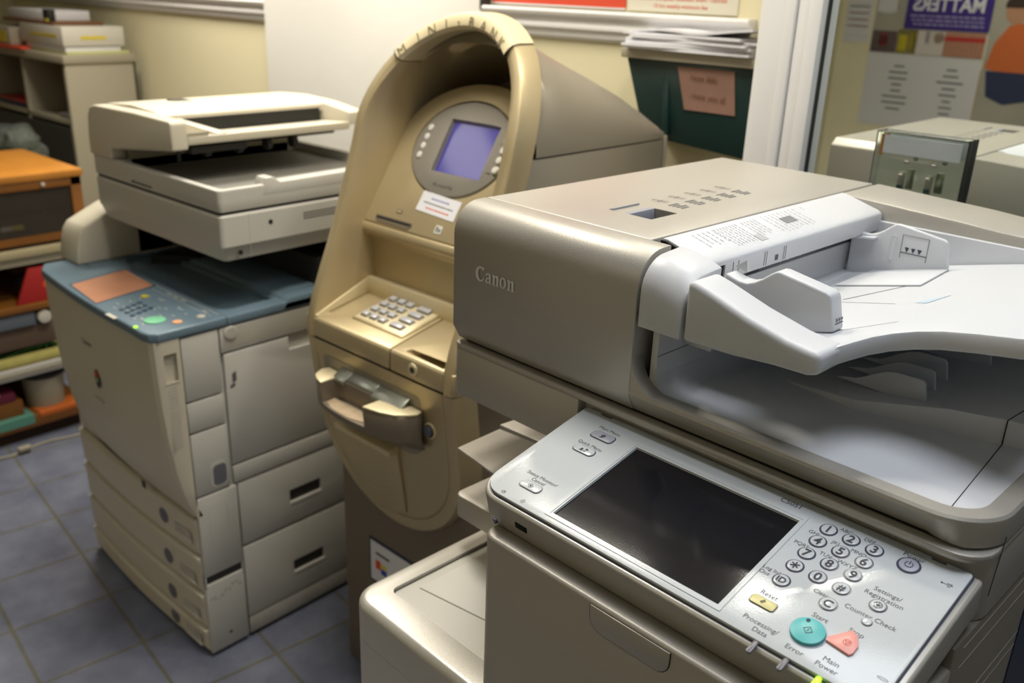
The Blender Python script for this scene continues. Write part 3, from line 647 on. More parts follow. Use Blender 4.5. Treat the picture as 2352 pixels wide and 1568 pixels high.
# shelf: front band and tilting top
def shelf(x0,x1,name):
    b=MB(); b.prism([(.000,.8225),(.000,.858),(.004,.8625),(.010,.8640),(.152,.893),(.152,.8225)],'x',x0,x1,gold,r=.0018,seg=2,ang=20); return b.build(name,AT)
s1=shelf(.026,.2585,'keypad_shelf'); s2=shelf(.2625,.405,'card_shelf')
MB().box(.0,.0265,.001,.30,.822,.8625,gold,r=.003).build('shelf_end',AT); MB().box(.4045,.431,.001,.30,.822,.8625,gold,r=.003).build('shelf_end',AT); MB().box(.258,.263,.004,.15,.823,.858,gap).build('shelf_gap',AT)
cut(s2,[MB().add([(.290,.012,.866),(.398,.006,.866),(.398,.14,.875),(.290+.07,.14,.875),(.296,.02,.853),(.395,.012,.850),(.395,.138,.868),(.362,.138,.868),],[(0,1,2,3),(4,5,6,7),(0,1,5,4),(1,2,6,5),(2,3,7,6),(3,0,4,7)],gold),
        MB().cyl((.326,.006,.842),(0,-1,0),.0065,.02,dark,18)])
b=MB(); b.cyl((.326,.0005,.842),(0,-1,0),.0125,.0025,goldl,24,bev=.0008); b.cyl((.326,-.0012,.842),(0,-1,0),.0062,.0015,dark,18); b.build('shelf_lock',s2)
b=MB(); b.box(.026,.404,.132,.150,.880,.921,goldl,r=.002); b.prism([(.004,.858),(.004,.866),(.134,.921),(.134,.885)],'x',.026,.034,goldl,r=.0012); b.build('recess_ledge',AT)
th=math.atan2(.029,.142); KM=Matrix.Translation((0,.010,.8640))@Matrix.Rotation(th,4,'X')
cut(s1,[MB().prism([(.034,.020),(.098,.032),(.098,.137),(.034,.137)],'z',-.0045,.03,gold,M=KM)])
b=MB(); b.prism([(.100,.030),(.250,.030),(.250,.142),(.100,.142)],'z',-.002,.0035,gold,r=.0012,M=KM)
b.prism([(.104,.034),(.246,.034),(.246,.138),(.104,.138)],'z',.002,.0042,goldl,r=.0004,M=KM); kp=b.build('keypad',s1,'keypad of small silver keys')
kk=mat('silver_key',(.52,.53,.58),.3,metal=.3); kh=mat('dark_key_edge',(.16,.16,.15),.5)
keyl=mat('pale_round_button',(.62,.60,.56),.3)
def pkey(x0,x1,y0,y1):
    b=MB(); b.box(x0-.001,x1+.001,y0-.001,y1+.001,.003,.0058,kh,M=KM); b.box(x0,x1,y0,y1,.0045,.0105,kk,r=.0016,M=KM); b.build('key',kp)
for r_ in range(4):
    for c_ in range(3): pkey(.112+c_*.0255,.112+c_*.0255+.0165,.044+r_*.0235,.044+r_*.0235+.0135)
    pkey(.198,.230,.044+r_*.0235,.044+r_*.0235+.0135)
# recess back wall, rolled nose, face plate (slope 1.62)
ys=lambda z:.2+(z-1.153)/1.62
b=MB(); b.prism([(.148,.885),(.148,1.000),(.140,1.008),(.128,1.014),(.1235,1.022),(.1245,1.030),(ys(1.038),1.0375),(ys(1.038)+.04,1.0375),(.20,1.02),(.19,.885)],'x',.026,.404,gold,r=.003,seg=3,ang=25)
SM=Matrix(((1,0,0,0),(0,math.cos(math.atan(1.62)),-math.sin(math.atan(1.62)),ys(1.195)),(0,math.sin(math.atan(1.62)),math.cos(math.atan(1.62)),1.195),(0,0,0,1)))  # local (x, up-slope, outward normal)
fplate=[(.026,-.184),(.404,-.184)]+arc(.215,.0,.189,0,180,28,.135)
b.build('recess_wall',AT); b=MB()
b.prism(fplate,'z',-.045,.0005,gold,r=.004,seg=3,M=SM,ang=45)
face=b.build('face_plate',AT)
cut(face,[MB().prism(arc(.207,-.002,.129,0,360,44,.101)[:-1],'z',-.014,.02,dark,M=SM)])
b=MB(); b.loft([[(.205+rx*math.cos(R(a)),-.002+ry*math.sin(R(a)),w) for a in range(0,360,8)] for rx,ry,w in ((.0,.0,-.0135),(.1265,.0985,-.0135),(.1265,.0985,-.003),(.124,.096,.0005),(.095,.075,.0055),(.0,.0,.0065))],gm,cap=False,M=SM)
bz=b.build('screen_bezel',AT,'round grey screen surround')
SU=lambda z:(z-1.195)*1.175
cut(bz,[MB().loft([[(.1545,-.060,.02),(.2915,-.060,.02),(.2915,.060,.02),(.1545,.060,.02)],[(.1605,-.052,-.0035),(.2855,-.052,-.0035),(.2855,.050,-.0035),(.1605,.050,-.0035)]],black,M=SM)])
MB().box(.150,.296,-.064,.064,-.0115,-.0045,black,M=SM).build('screen_surround',bz)
b=MB(); b.box(.1605,.2855,-.0520,.0500,-.0055,-.0030,lcd,M=SM); b.build('screen',bz,'glowing violet blue screen')
for sx in (0,1):
    for k in range(4):
        v=.029-k*.0194; x=.1095 if sx==0 else .3150
        b=MB(); b.cyl((x,v,.0008),(0,0,1),.0085,.0055,keyl,20,r2=.0065,bev=.001,M=SM); b.build('side_button',bz)
b=MB()
for k in range(4):
    for x0,x1 in ((.119,.152),(.294,.306)): b.box(x0,x1,.021-k*.0194,.0216-k*.0194,.003,.0046,dark,M=SM)
b.text('HYOSUNG',SM@Matrix.Translation((.205,-.082,.0052)),.011,ink2,bold=.01); b.build('brand_lettering',bz)
b=MB(); F=lambda x,z,d=.0:(x,ys(z)-d*.85,z+d*.53)
M2=SM@Matrix.Translation((.113,SU(1.052),.0008)); b.prism(rrect(-.053,.053,-.010,.003,(.010,.010,.001,.001)),'z',-.001,.0012,bronze_d,M=M2); b.box(-.050,.051,-.004,.001,.001,.0016,gap,M=M2); b.build('card_slot',face)
b=MB(); M3=SM@Matrix.Translation((.213,SU(1.096),.0012))@Matrix.Rotation(R(-3),4,'Z')
b.box(-.054,.054,-.022,.018,0,.0003,paper,M=M3)
for k,(w,m) in enumerate(((.05,mat('blue_handwriting',(.12,.16,.42),.7)),(.082,ink2),(.060,redp))): 
    x=-w/2; random.seed(k)
    while x<w/2: 
        q=random.uniform(.003,.008); b.box(x,x+q,.006-k*.010,.0085-k*.010,.0003,.0005,m,M=M3); x+=q+.0015
b.build('paper_notice',face,'small white paper notice taped under the screen')
b=MB(); M4=SM@Matrix.Translation((.238,SU(1.057),.0012)); b.box(-.009,.009,-.008,.008,0,.0003,offwhite,M=M4); b.box(-.006,-.001,-.005,.005,.0003,.0005,ink2,M=M4); b.box(.001,.006,-.005,.002,.0003,.0005,ink2,M=M4)
M5=SM@Matrix.Translation((.118,SU(1.069),.001)); b.box(-.008,.008,-.004,.004,0,.0003,bronze_d,M=M5); b.box(-.006,.006,-.0025,.0025,.0003,.0005,gold,M=M5); b.build('card_symbol',face)
# grey-brown housing behind the fascia
b=MB()
def sect(y,top,hw=.2135,sh=.20):
    P=[(CX+hw,1.212)]; r=min(sh,top-1.222); zc=top-r
    P+=[(CX+hw,(1.212+zc)/2)]
    P+=[(CX+hw-sh+sh*math.cos(R(a)),zc+r*math.sin(R(a))) for a in range(0,91,9)]
    P+=[(2*CX-x,z) for x,z in P[::-1]]
    return [(x,max(y,fy(z)+.050),z) for x,z in P]
tops=[(.19,1.385,.2135),(.235,1.424,.2135),(.28,1.412,.2135),(.33,1.388,.213),(.39,1.362,.213),(.45,1.338,.213),(.50,1.315,.2125),(.54,1.288,.212),(.565,1.262,.2105),(.580,1.235,.208)]
Ls=[sect(y,t,h) for y,t,h in tops]; b.loft(Ls,bronze,cap=False,closed=False); b.add(Ls[-1],[tuple(range(len(Ls[-1])))],bronze)
b.build('rear_cover',AT)
b=MB(); 
for xa,xb in ((.0025,.026),(.404,.4275)): b.prism([(.045,.82),(.045,.90),(.10,1.02),(.165,1.2095),(.57,1.2095),(.57,.82)],'x',xa,xb,bronze,r=.002); b.box(xa+.0015,xb-.0015,.18,.56,1.2075,1.2135,gap)
b.box(.0025,.4275,.45,.570,.82,1.2095,bronze,r=.003); b.box(.0005,.4305,.575,.583,.82,1.2180,bronze,r=.002)
b.prism([(.02,.06),(.41,.06),(.41,.56),(.02,.56)],'z',.0,.83,bronze_d,r=.006)
bb=b.build('safe_cabinet',AT)
b=MB(); b.box(.112,.262,.0575,.0605,.262,.370,navy_p)
b.box(.117,.257,.0568,.058,.267,.365,paper); b.box(.134,.150,.0562,.057,.300,.322,redp); b.box(.152,.170,.0562,.057,.293,.306,mat('blue_print',(.02,.06,.4),.5)); b.box(.152,.170,.0562,.057,.308,.318,yel_p); b.box(.135,.18,.0562,.057,.336,.342,ink2); b.build('card_sticker',bb,'framed white sticker with card symbols')

# ================================================================ OLD COPIER
OC = thing('office_copier','older beige office copier with blue control panel, standing left of the gold cash machine','copier',(-2.26,.833,0))
fcv=lambda x: .020-.115*x+.140*x*x      # gentle bulge of the front in plan
def cplan(x0,x1,dy,back,n=14): return [(x0+(x1-x0)*i/n, fcv(x0+(x1-x0)*i/n)+dy) for i in range(n+1)]+[(x1,back),(x0,back)]
for k,(z0,z1) in enumerate(((.2745,.371),(.1750,.2705),(.0780,.1710),(.012,.0740))):
    b=MB(); top=cplan(.0,.612,0,.09); bot=cplan(.0,.612,.004,.09)
    b.loft([[(x,y+dy,z) for x,y in top] for z,dy in ((z0,.012),(z0+.003,.003),(z0+.007,-.0005),(z1-.016,-.002),(z1-.012,-.005),(z1-.003,-.005),(z1,.002))],beige,bev=.0)
    t=b.build('paper_drawer',OC)
    zc=(z0+z1)/2-(.008 if k in (1,2) else -.002); yy=fcv(.475)
    b=MB(); b.shape([arc(0,0,.019,0,360,24)[:-1]],greydial,Matrix.Translation((.472,yy-.0025,zc))@Matrix.Rotation(R(90),4,'X')@Matrix.Rotation(R(0),4,'Y')); b.build('size_dial',t,'grey oval dial')
    b=MB(); M=XZ(.555,fcv(.555)-.0032,zc-.004); b.box(-.034,.034,-.013,.010,-.001,.0006,beige_d,M=M); b.box(-.034,.036,-.017,-.013,-.001,.003,beige,M=M); b.build('label_window',t)
MB().prism(cplan(.004,.606,.012,.09),'z',.011,.379,gap).build('drawer_gap',OC)  # black block behind the drawers colours in the shade of their seams
b=MB(); b.box(.006,.612,.05,.79,.008,.80,beige_g,r=.004); b.box(.02,.60,.06,.77,-.0+.0005,.012,black)
cb=b.build('main_body',OC)
b=MB(); b.box(.612,.6215,.0035,.1005,.2205,.423,beige_g,r=.002); b.box(.612,.6215,.0035,.1005,.012,.1985,beige_g,r=.002); b.box(.612,.616,.0035,.1005,.198,.221,dark); b.box(.612,.6215,.0035,.0065,.19,.23,beige_g); b.box(.612,.6215,.0975,.1005,.19,.23,beige_g); lc=b.build('corner_cover',OC)  # dark strip at the slot back puts the recess shade into colour
b=MB()
random.seed(9)
for k in range(9):
    y=.014+k*.0092; z=.180-random.uniform(0,.018)-(.012 if k<4 else 0); r_=random.uniform(.0030,.0043)
    P=[(y+r_*random.uniform(.6,1)*math.cos(q),z+1.6*r_*random.uniform(.6,1)*math.sin(q)) for q in [i*.785 for i in range(8)]]
    b.prism(P,'x',.6214,.6216,beige_d)
b.box(.6215,.6218,.050,.058,.045,.051,gap); b.box(.6215,.6217,.028,.0288,.30,.39,beige_d); b.box(.6215,.6217,.072,.0728,.30,.39,beige_d); b.box(.6215,.6217,.028,.072,.39,.3908,beige_d); b.build('scuff_marks',lc)
def sidepanel(y0,y1,z0,z1,name,m=beige_g,x=.6205,r=.002): 
    return MB().box(.612,x,y0,y1,z0,z1,m,r=r).build(name,OC)
sidepanel(.0035,.088,.655,.797,'side_cover'); sidepanel(.0035,.088,.582,.651,'side_cover'); c3=sidepanel(.0035,.088,.4275,.578,'side_cover')
b=MB(); b.prism(rrect(.042,.083,.436,.496,.012),'x',.6200,.6212,beige_g); b.prism(rrect(.047,.079,.441,.490,.010),'x',.6210,.6218,greydial); b.build('release_catch',c3,'dark grey square catch')
c5=sidepanel(.0915,.79,.742,.797,'vent_panel')
b=MB()
for k in range(7): b.box(.6203,.6209,.098,.76,.752+k*.0062,.7542+k*.0062,greycab)
b.cyl((.6195,.117,.783),(1,0,0),.0155,.004,beige_g,22,bev=.001); b.cyl((.6235,.117,.783),(1,0,0),.012,.0006,beige_d,20); b.build('vent_slats',c5)
c6=sidepanel(.0965,.79,.475,.737,'side_door')
cut(c6,[MB().box(.608,.63,.258,.40,.705,.745,dark)])
b=MB(); b.box(.612,.6208,.0965,.79,.4275,.470,beige_g,r=.002); b.build('side_cover',OC)
b=MB(); b.prism([(.112,.690),(.122,.694),(.122,.672),(.112,.668)],'x',.6206,.6209,ink2); b.prism([(.106,.664),(.118,.668),(.118,.660),(.106,.656)],'x',.6206,.6209,ink2); b.build('paper_symbol',c6)
for z0,z1,nm in ((.262,.4225,'side_door'),(.062,.2535,'side_door')):
    p=sidepanel(.1045,.79,z0,z1,nm); hz=(.316,.352) if z0>.2 else (.120,.155)
    cut(p,[MB().box(.613,.63,.237,.328,*hz,dark)])
    MB().box(.6125,.6215,.238,.329,hz[0]-.006,hz[0]+.003,beige_g,r=.0015).box(.6122,.6136,.238,.328,hz[0],hz[1],dark).build('pull_lip',p)  # dark plate colours in the shade of the pull recess
b=MB(); b.box(.612,.6195,.106,.79,.012,.058,beige_d,r=.002); b.build('side_cover',OC)
# front door: bulging, leaning back at the foot, with the thick right edge
b=MB(); n=18; loops=[]
prz=[(.8015,-.050),(.74,-.049),(.66,-.046),(.58,-.040),(.50,-.030),(.45,-.020),(.41,-.008),(.380,.004)]
def dfront(x,off): 
    bul=.012*math.sin(math.pi*min(1,max(0,x/.62)))
    return off-bul+(.030-.055*x if x<.545 else .0)
sec=[]
for z,off in prz:
    f=[(0.0-.0,dfront(0,off)+.012,z)]+[(x,dfront(x,off)-(.004 if x>.57 else 0),z) for x in [.62*i/n for i in range(1,n)]]
    f+=[(.605,off-.008,z),(.6165,off-.002,z),(.6215,off+.010,z),(.6215,.0005,z),(.0,.0225,z)]
    sec.append(f)
b.loft(sec,beige); dr=b.build('front_door',OC)
cut(dr,[MB().box(.612,.63,-.036,-.008,.705,.772,beige_g)])
b=MB(); b.box(.6215,.6222,-.038,-.007,.706,.712,beige,r=.0003)
for k in range(20): b.box(.6214,.6219,-.034,-.014,.560+k*.0072,.5635+k*.0072,beige_d)
b.build('door_handle',dr)
b=MB(); 
M=XZ(.285,dfront(.29,-.047)-.0018,.702); b.text('Canon',M@Matrix.Translation((0,0,.0005)),.018,ink2,bold=.02)
M=XZ(.315,dfront(.31,-.045)-.003,.628); b.shape([arc(0,0,.011,0,360,24,.023)[:-1]],black,M@Matrix.Rotation(R(10),4,'Z')); b.shape([arc(-.002,.010,.006,0,360,16,.010)[:-1]],redp,M@Matrix.Translation((0,0,.0003))); b.shape([arc(-.001,.001,.006,0,360,16,.010)[:-1]],grn,M@Matrix.Translation((0,0,.0002)))
for k in range(5): b.box(-.02+k*.009,-.015+k*.009,-.050-k*.001,-.046-k*.001,0,.0004,ink2,M=M)
b.box(.432,.449,-.028,-.027,.392,.410,dark)
b.build('door_emblem',dr)
# blue top
tp=[(.0,.020),(.0,-.008)]+[(.62*i/14,dfront(.62*i/14,-.056)+ (.0)) for i in range(1,13)]+[(.590,-.063),(.612,-.058),(.6235,-.044),(.6235,.42),(.0,.42)]
b=MB(); b.prism(tp,'z',.8005,.8215,blue,r=.0045,seg=3,ang=50)
bt=b.build('control_panel',OC,'blue control panel top')
cut(bt,[MB().prism([(.070,.245),(.585,.245),(.585,.135),(.560,.118),(.20,.118),(.07,.16)],'z',.812,.84,blue_d), MB().box(.62,.63,.108,.110,.79,.83,gap),MB().box(.02,.63,.1085,.1095,.8205,.83,gap)])
b=MB(); b.prism([(.118,.813),(.245,.806),(.262,.830),(.30,.8335),(.62,.826),(.62,.80),(.118,.80)],'x',.10,.585,blue,r=.003,ang=20); b.prism([(.245,.802),(.262,.828),(.42,.828),(.42,.802)],'x',.575,.6235,blue,r=.003); b.build('paper_exit_tray',bt)
b=MB(); PM2=Matrix.Translation((0,0,.8217))
b.add([(.205,-.030,0),(.365,-.047,0),(.330,.100,0),(.172,.113,0)],[(0,1,2,3)],lcdo,PM2,recalc=False)
scr=b.build('touch_screen',bt,'glowing orange touch screen')
b=MB(); q=[(.198,-.034),(.372,-.052),(.336,.106),(.166,.119)]; qi=[(.205,-.030),(.365,-.047),(.330,.100),(.172,.113)]
b.loft([[(x,y,.8219) for x,y in q],[(x,y,.8216) for x,y in qi]],blue_d,cap=False); b.build('screen_frame',bt)
b=MB()
for (x0,x1,y,t) in ((.18,.60,.104,.0014),(.35,.60,.086,.0010)): b.box(x0,x1,y,y+t,.8216,.8218,offwhite)
random.seed(5)
for k in range(30): 
    x=random.uniform(.39,.55); y=random.uniform(-.04,.07); b.box(x,x+.010,y,y+.002,.8216,.8218,offwhite)
for (x,y) in ((.40,.095),(.43,.094),(.46,.095),(.555,.092)): b.box(x,x+.02,y,y+.003,.8216,.8219,offwhite)
b.box(.03,.10,.060,.063,.8216,.8218,ink); b.box(.03,.045,.045,.055,.8216,.8218,ink); b.box(.05,.065,.045,.055,.8216,.8218,ink)
b.build('printed_labels',bt)
for r_ in range(4):
    for c_ in range(3): MB().cyl((.425+c_*.024+r_*.006,.020-r_*.016,.8212),(0,0,1),.0058,.0028,blue_d,14,bev=.0006).build('number_key',bt)
for nm,x,y,r_,m in (('start_button',.548,-.010,.022,grn),('stop_button',.588,.018,.010,orn),('reset_button',.392,.048,.008,yel_p),('energy_button',.590,.070,.009,offwhite),('main_switch_light',.560,-.057,.004,led_g)):
    b=MB(); b.cyl((x,y,.8212),(0,0,1),r_,.003,m,26,bev=.0008); b.build(nm,bt)
b=MB(); b.box(.445,.485,-.066,-.056,.8216,.8222,offwhite); b.build('paper_sticker',bt)
# left upright
b=MB(); b.prism([(.045,.8205),(.050,.86),(.060,.895),(.072,.912),(.150,.948),(.165,.952),(.30,.952),(.30,.8205)],'x',-.032,.068,beige,r=.006,seg=3,ang=25); 
b.box(-.02,.068,.20,.75,.81,.955,beige_g,r=.004); b.build('upright',OC)
b=MB(); b.box(.10,.60,.36,.70,.80,.895,black); b.prism([(.13,.20),(.23,.27),(.23,.36),(.11,.36)],'z',.80,.834,black); b.box(.0,.60,.45,.75,.80,.94,dark); b.build('exit_cavity_dark',OC)  # black blocks: dark exit cavity, with shade under the scanner put into colour
# scanner
b=MB(); b.loft([[(x+dx*(1 if x<.3 else -1),y+dy*(1 if y<.3 else -1),z) for x,y in rrect(.060,.620,.115,.66,(.020,.010,.01,.01))] for dx,dy,z in ((.03,.03,.930),(.012,.010,.934),(.004,.002,.962),(0,0,.966),(0,0,1.028),(.003,.003,1.0325))],beige_g,bev=0)
sc_=b.build('scanner_body',OC)
b=MB(); b.box(.6198,.6204,.180,.1808,.936,1.030,beige_d); b.cyl((.619,.232,1.004),(1,0,0),.0055,.0015,gap,14); b.cyl((.619,.156,.951),(1,0,0),.0055,.0015,gap,14)
for k in range(3): b.box(.6195,.6206,.315,.60,.998+k*.006,.9995+k*.006,gap)
b.build('screws_and_vents',sc_)
MB().prism(rrect(.066,.614,.121,.65,.01),'z',1.031,1.0385,gap).build('lid_gap',OC)
# document feeder, lower tray part
fp2=rrect(.060,.620,.115,.63,(.020,.010,.01,.01))
b=MB(); b.loft([[(x,y,z) for x,y in fp2] for z in (1.0385,1.062,1.078,1.084)],beige_g,bev=.002)
ft=b.build('feeder_base',OC)
cut(ft,[MB().prism([(.19,.130),(.600,.130),(.607,.138),(.607,.60),(.19,.60)],'z',1.0600,1.12,beige_g), MB().loft([[(.24,.10,1.043),(.36,.10,1.0425),(.35,.10,1.050),(.25,.10,1.052)],[(.25,.124,1.044),(.35,.124,1.0435),(.34,.124,1.049),(.26,.124,1.050)]],dark)])
b=MB(); b.prism([(.200,1.0850),(.212,1.107),(.240,1.108),(.262,1.093),(.60,1.091),(.60,1.060),(.200,1.060)],'y',0,1,beige_g) if False else None
b.prism([(.215,1.060),(.226,1.098),(.246,1.098),(.262,1.086),(.60,1.0895),(.60,1.060)],'x',.585,.6205,beige_g,r=.003,ang=25); b.build('tray_side_rail',ft)
MB().box(.20,.60,.132,.60,1.0605,1.063,mat('grey_tray_floor',(.20,.195,.175),.6)).build('exit_tray_floor',ft)
# cover: front cap + hood + slot + folded tray
b=MB()
capf=[(.064,1.084),(.066,1.13),(.075,1.175),(.088,1.194),(.11,1.2005),(.30,1.2035),(.452,1.2015),(.459,1.196),(.459,1.141),(.20,1.1115),(.172,1.109),(.172,1.084)]
b.prism(capf,'y',.112,.150,beige,r=.006,seg=3,ang=35)
hood2=[(.064,1.084),(.066,1.13),(.075,1.175),(.088,1.194),(.11,1.2025),(.22,1.210),(.325,1.206),(.352,1.199),(.352,1.182),(.10,1.15),(.10,1.084)]
b.prism(hood2,'y',.148,.58,beige,r=.004,ang=35)
b.prism([(.064,1.084),(.066,1.13),(.075,1.175),(.088,1.194),(.11,1.2025),(.22,1.208),(.34,1.204),(.459,1.190),(.459,1.160),(.20,1.13),(.172,1.084)],'y',.575,.625,beige,r=.005,ang=35)
fc=b.build('feeder_cover',OC)
MB().box(.17,.22,.262,.300,1.2065,1.2105,dark).build('cover_latch',fc)
b=MB(); b.prism([(.455,1.149),(.458,1.167),(.36,1.160),(.20,1.140),(.20,1.128),(.36,1.142)],'y',.150,.578,beige,r=.003,ang=35); b.prism([(.455,1.167),(.459,1.1755),(.445,1.1735),(.440,1.166)],'y',.150,.20,beige) 
b.prism([(.150,.0),(.150,.001),(.235,.001),(.235,0)],'z',1.0,1.001,beige) if False else None
ftr=b.build('feed_tray',fc)
b=MB(); b.add([(.40,.152,1.196),(.40,.165,1.199),(.452,.245,1.170),(.452,.225,1.168),(.40,.152,1.170),(.40,.165,1.170),(.452,.245,1.160),(.452,.225,1.160)],[(0,1,2,3),(4,5,6,7),(0,1,5,4),(1,2,6,5),(2,3,7,6),(3,0,4,7)],beige); b.build('side_guide',fc)
b=MB(); b.box(.345,.353,.20,.565,1.150,1.190,black); b.box(.41,.418,.155,.16,1.176,1.182,black); b.box(.36,.40,.165,.572,1.134,1.142,black)

for y in (.205,.285,.36,.43): b.cyl((.42,y,1.129),(0,1,0),.0135,.012,black,16); 
b.box(.40,.44,.165,.30,1.128,1.142,black); b.box(.40,.405,.152,.158,1.108,1.135,black); b.build('feed_rollers',fc,'black feed rollers under the hood')
b=MB(); b.box(.10,.19,.150,.578,1.062,1.15,greycab); b.build('feeder_inner_wall',fc)
# ================================================================ ROOM (wall frame turned by -2.5 degrees)
WR=-2.5; WO=(0,1.72,0)
def wplace(o): return place(o,WO,WR)
def S_(mb,name): o=mb.build(name); struct(o); return wplace(o)
S_(MB().box(-5.2,1.9,0,.10,-.0,CZ,cream_w),'wall_back')
S_(MB().box(-2.75,-1.712,-.030,-.0,0,CZ,white_w,r=.002),'trim_1')
S_(MB().box(-5.3,1.9,-4.0,.1,-.10,0,tiles),'floor')
S_(MB().box(-5.3,1.9,-4.0,.1,CZ,CZ+.08,ceil_w),'ceiling')
S_(MB().box(-5.3,1.9,-2.92,-2.82,0,CZ,cream_w),'wall_front')
S_(MB().box(-5.3,-5.2,-2.92,.1,0,CZ,cream_w),'wall_left')
# right wall with a window opening
wr=MB(); X=1.75
wr.box(X,X+.1,-2.82,.0,0,.95,cream_w); wr.box(X,X+.1,-2.82,.0,2.35,CZ,cream_w); wr.box(X,X+.1,-2.82,-2.2,.95,2.35,cream_w); wr.box(X,X+.1,-.7,.0,.95,2.35,cream_w)
S_(wr,'wall_right')
wf=MB()
for y in (-2.2,-1.47,-.74): wf.box(X+.03,X+.07,y,y+.04,.95,2.35,trim_w)
wf.box(X+.03,X+.07,-2.2,-.7,.95,.99,trim_w); wf.box(X+.03,X+.07,-2.2,-.7,2.31,2.35,trim_w); S_(wf,'window_1')
def rail(x0,x1,zt,name):
    b=MB(); z=zt
    b.prism([(0,z),(-.030,z),(-.033,z-.006),(-.030,z-.014),(-.020,z-.018),(-.018,z-.030),(-.022,z-.034),(-.022,z-.042),(-.014,z-.048),(-.013,z-.060),(-.006,z-.066),(0,z-.068)],'x',x0,x1,trim_w,r=.001); return S_(b,name)
rail(-1.710,-.94,1.440,'trim_2'); rail(-5.2,-2.752,1.418,'trim_3')
S_(MB().box(-1.716,-1.708,-.032,0,1.43,CZ,dark),'trim_4')
S_(MB().box(-.752,1.9,-.290,0,0,CZ,trim_w),'wall_partition')
b=MB()
for x0,x1,d in ((-.754,-.709,.018),(-.707,-.688,.025),(-.686,-.666,.020),(-.664,-.641,.028)): b.box(x0,x1,-.290-d,-.289,0.0,CZ,trim_w,r=.0025)
S_(b,'trim_5')
S_(MB().box(-5.2,-3.7,-.015,0,0,.09,trim_w),'baseboard_back')
# mirror
mr=MB().box(-.617,.75,-.300,-.291,.55,2.15,mirror)
mr.add([(-.640,-.2965,.55),(-.617,-.300,.55),(-.617,-.300,2.15),(-.640,-.2965,2.15)],[(0,1,2,3)],mirror)
mr.box(-.6415,-.6395,-.301,-.290,.55,2.15,dark)
mo=wplace(tag(mr.build('wall_mirror'),'large mirror right of the white casing, reflecting posters and copier','mirror'))
# red and cream notices above the rail
pz=1.4445
po=wplace(tag(MB().box(-1.700,-1.272,-.004,-.001,pz,1.80,redp).box(-1.700,-1.272,-.0042,-.001,pz,pz+.004,lightp).build('wall_poster'),'red poster standing on the white wall rail','poster'))
flb=MB().box(-1.266,-.985,-.004,-.001,pz,1.80,mat('cream_flyer',(.66,.63,.52),.7))
flb.text('Personal Computer Business, Short Tutorials',XZ(-1.125,-.0045,1.468),.0125,redp); flb.text('10 hrs weekly minimum fee',XZ(-1.125,-.0045,1.453),.0125,redp); flb.box(-1.18,-1.08,-.0043,-.004,1.485,1.5,mat('yellow_green_print',(.55,.6,.2),.7))
fo_=wplace(tag(flb.build('paper_flyer'),'cream paper flyer with small red writing beside the red poster','flyer'))
# dark green wall file box with a note and papers on top
gb=thing('wall_file_box','dark green plastic box hanging on the wall below a heap of papers','box',(0,0,0)); wplace(gb)
b=MB()
b.loft([[(-1.150,-.001,1.192),(-.880,-.001,1.177),(-.880,-.065,1.172),(-1.150,-.065,1.190)],[(-1.195,-.001,1.352),(-.865,-.001,1.352),(-.865,-.085,1.352),(-1.195,-.085,1.352)]],dgreen,bev=.004)
b.build('box_body',gb)
MB().prism([(-1.10,1.352),(-1.085,1.352),(-1.075,1.20),(-1.09,1.20)],'y',-.082,-.070,dgreen,r=.002).build('box_rib',gb)
b=MB().box(-1.200,-.862,-.10,-.001,1.352,1.372,greycab,r=.003); b.build('box_lid',gb)
b=MB(); b.loft([[(-1.060,-.085,1.343),(-.925,-.085,1.343),(-.918,-.076,1.258),(-1.040,-.076,1.258)],[(-1.060,-.0865,1.343),(-.925,-.0865,1.343),(-.918,-.0775,1.258),(-1.040,-.0775,1.258)]],notep)
for k,(x,w) in enumerate(((-1.03,.05),(-1.02,.08))):
    b.text('Note Bills' if k==0 else 'Thank you all',Matrix.Translation((x+.035,-.0862+k*.004,1.318-k*.036))@Matrix.Rotation(R(84),4,'X')@Matrix.Rotation(R(-2),4,'Z'),.016,brown_p)
wplace(tag(b.build('note_card'),'faded pink card with handwriting stuck on the green box','card'))
random.seed(11)
for k in range(7):
    b=MB(); w,h=.30,.10; z=1.3725+k*.0034
    P=[]; z=1.3726+k*.0056
    for i in range(9):
        for j in range(3):
            lift=0 if k<6 else .012*max(0,(i-4)/4)**2+.004*math.sin(i*.7)**2
            P.append((-w/2+w*i/8,-h/2+h*j/2,lift))
    f=[(i*3+j,(i+1)*3+j,(i+1)*3+j+1,i*3+j+1) for i in range(8) for j in range(2)]
    n=len(P); b.add(P+[(x,y,z_+.0050) for x,y,z_ in P],f+[tuple(i+n for i in q) for q in f]+[(i*3,(i+1)*3,(i+1)*3+n,i*3+n) for i in range(8)]+[(i*3+2,(i+1)*3+2,(i+1)*3+2+n,i*3+2+n) for i in range(8)]+[(0,1,1+n,n),(1,2,2+n,1+n),(24,25,25+n,24+n),(25,26,26+n,25+n)],paper)
    o=b.build('loose_paper'); a=random.uniform(-5,5); 
    o.matrix_world=Matrix.Translation(WO)@Matrix.Rotation(R(WR),4,'Z')@Matrix.Translation((-1.03+random.uniform(-.03,.02),-.062,z))@Matrix.Rotation(R(a),4,'Z')
    tag(o,'wad of loose white sheets in the heap on top of the green wall box','paper','papers heaped on the green wall box')
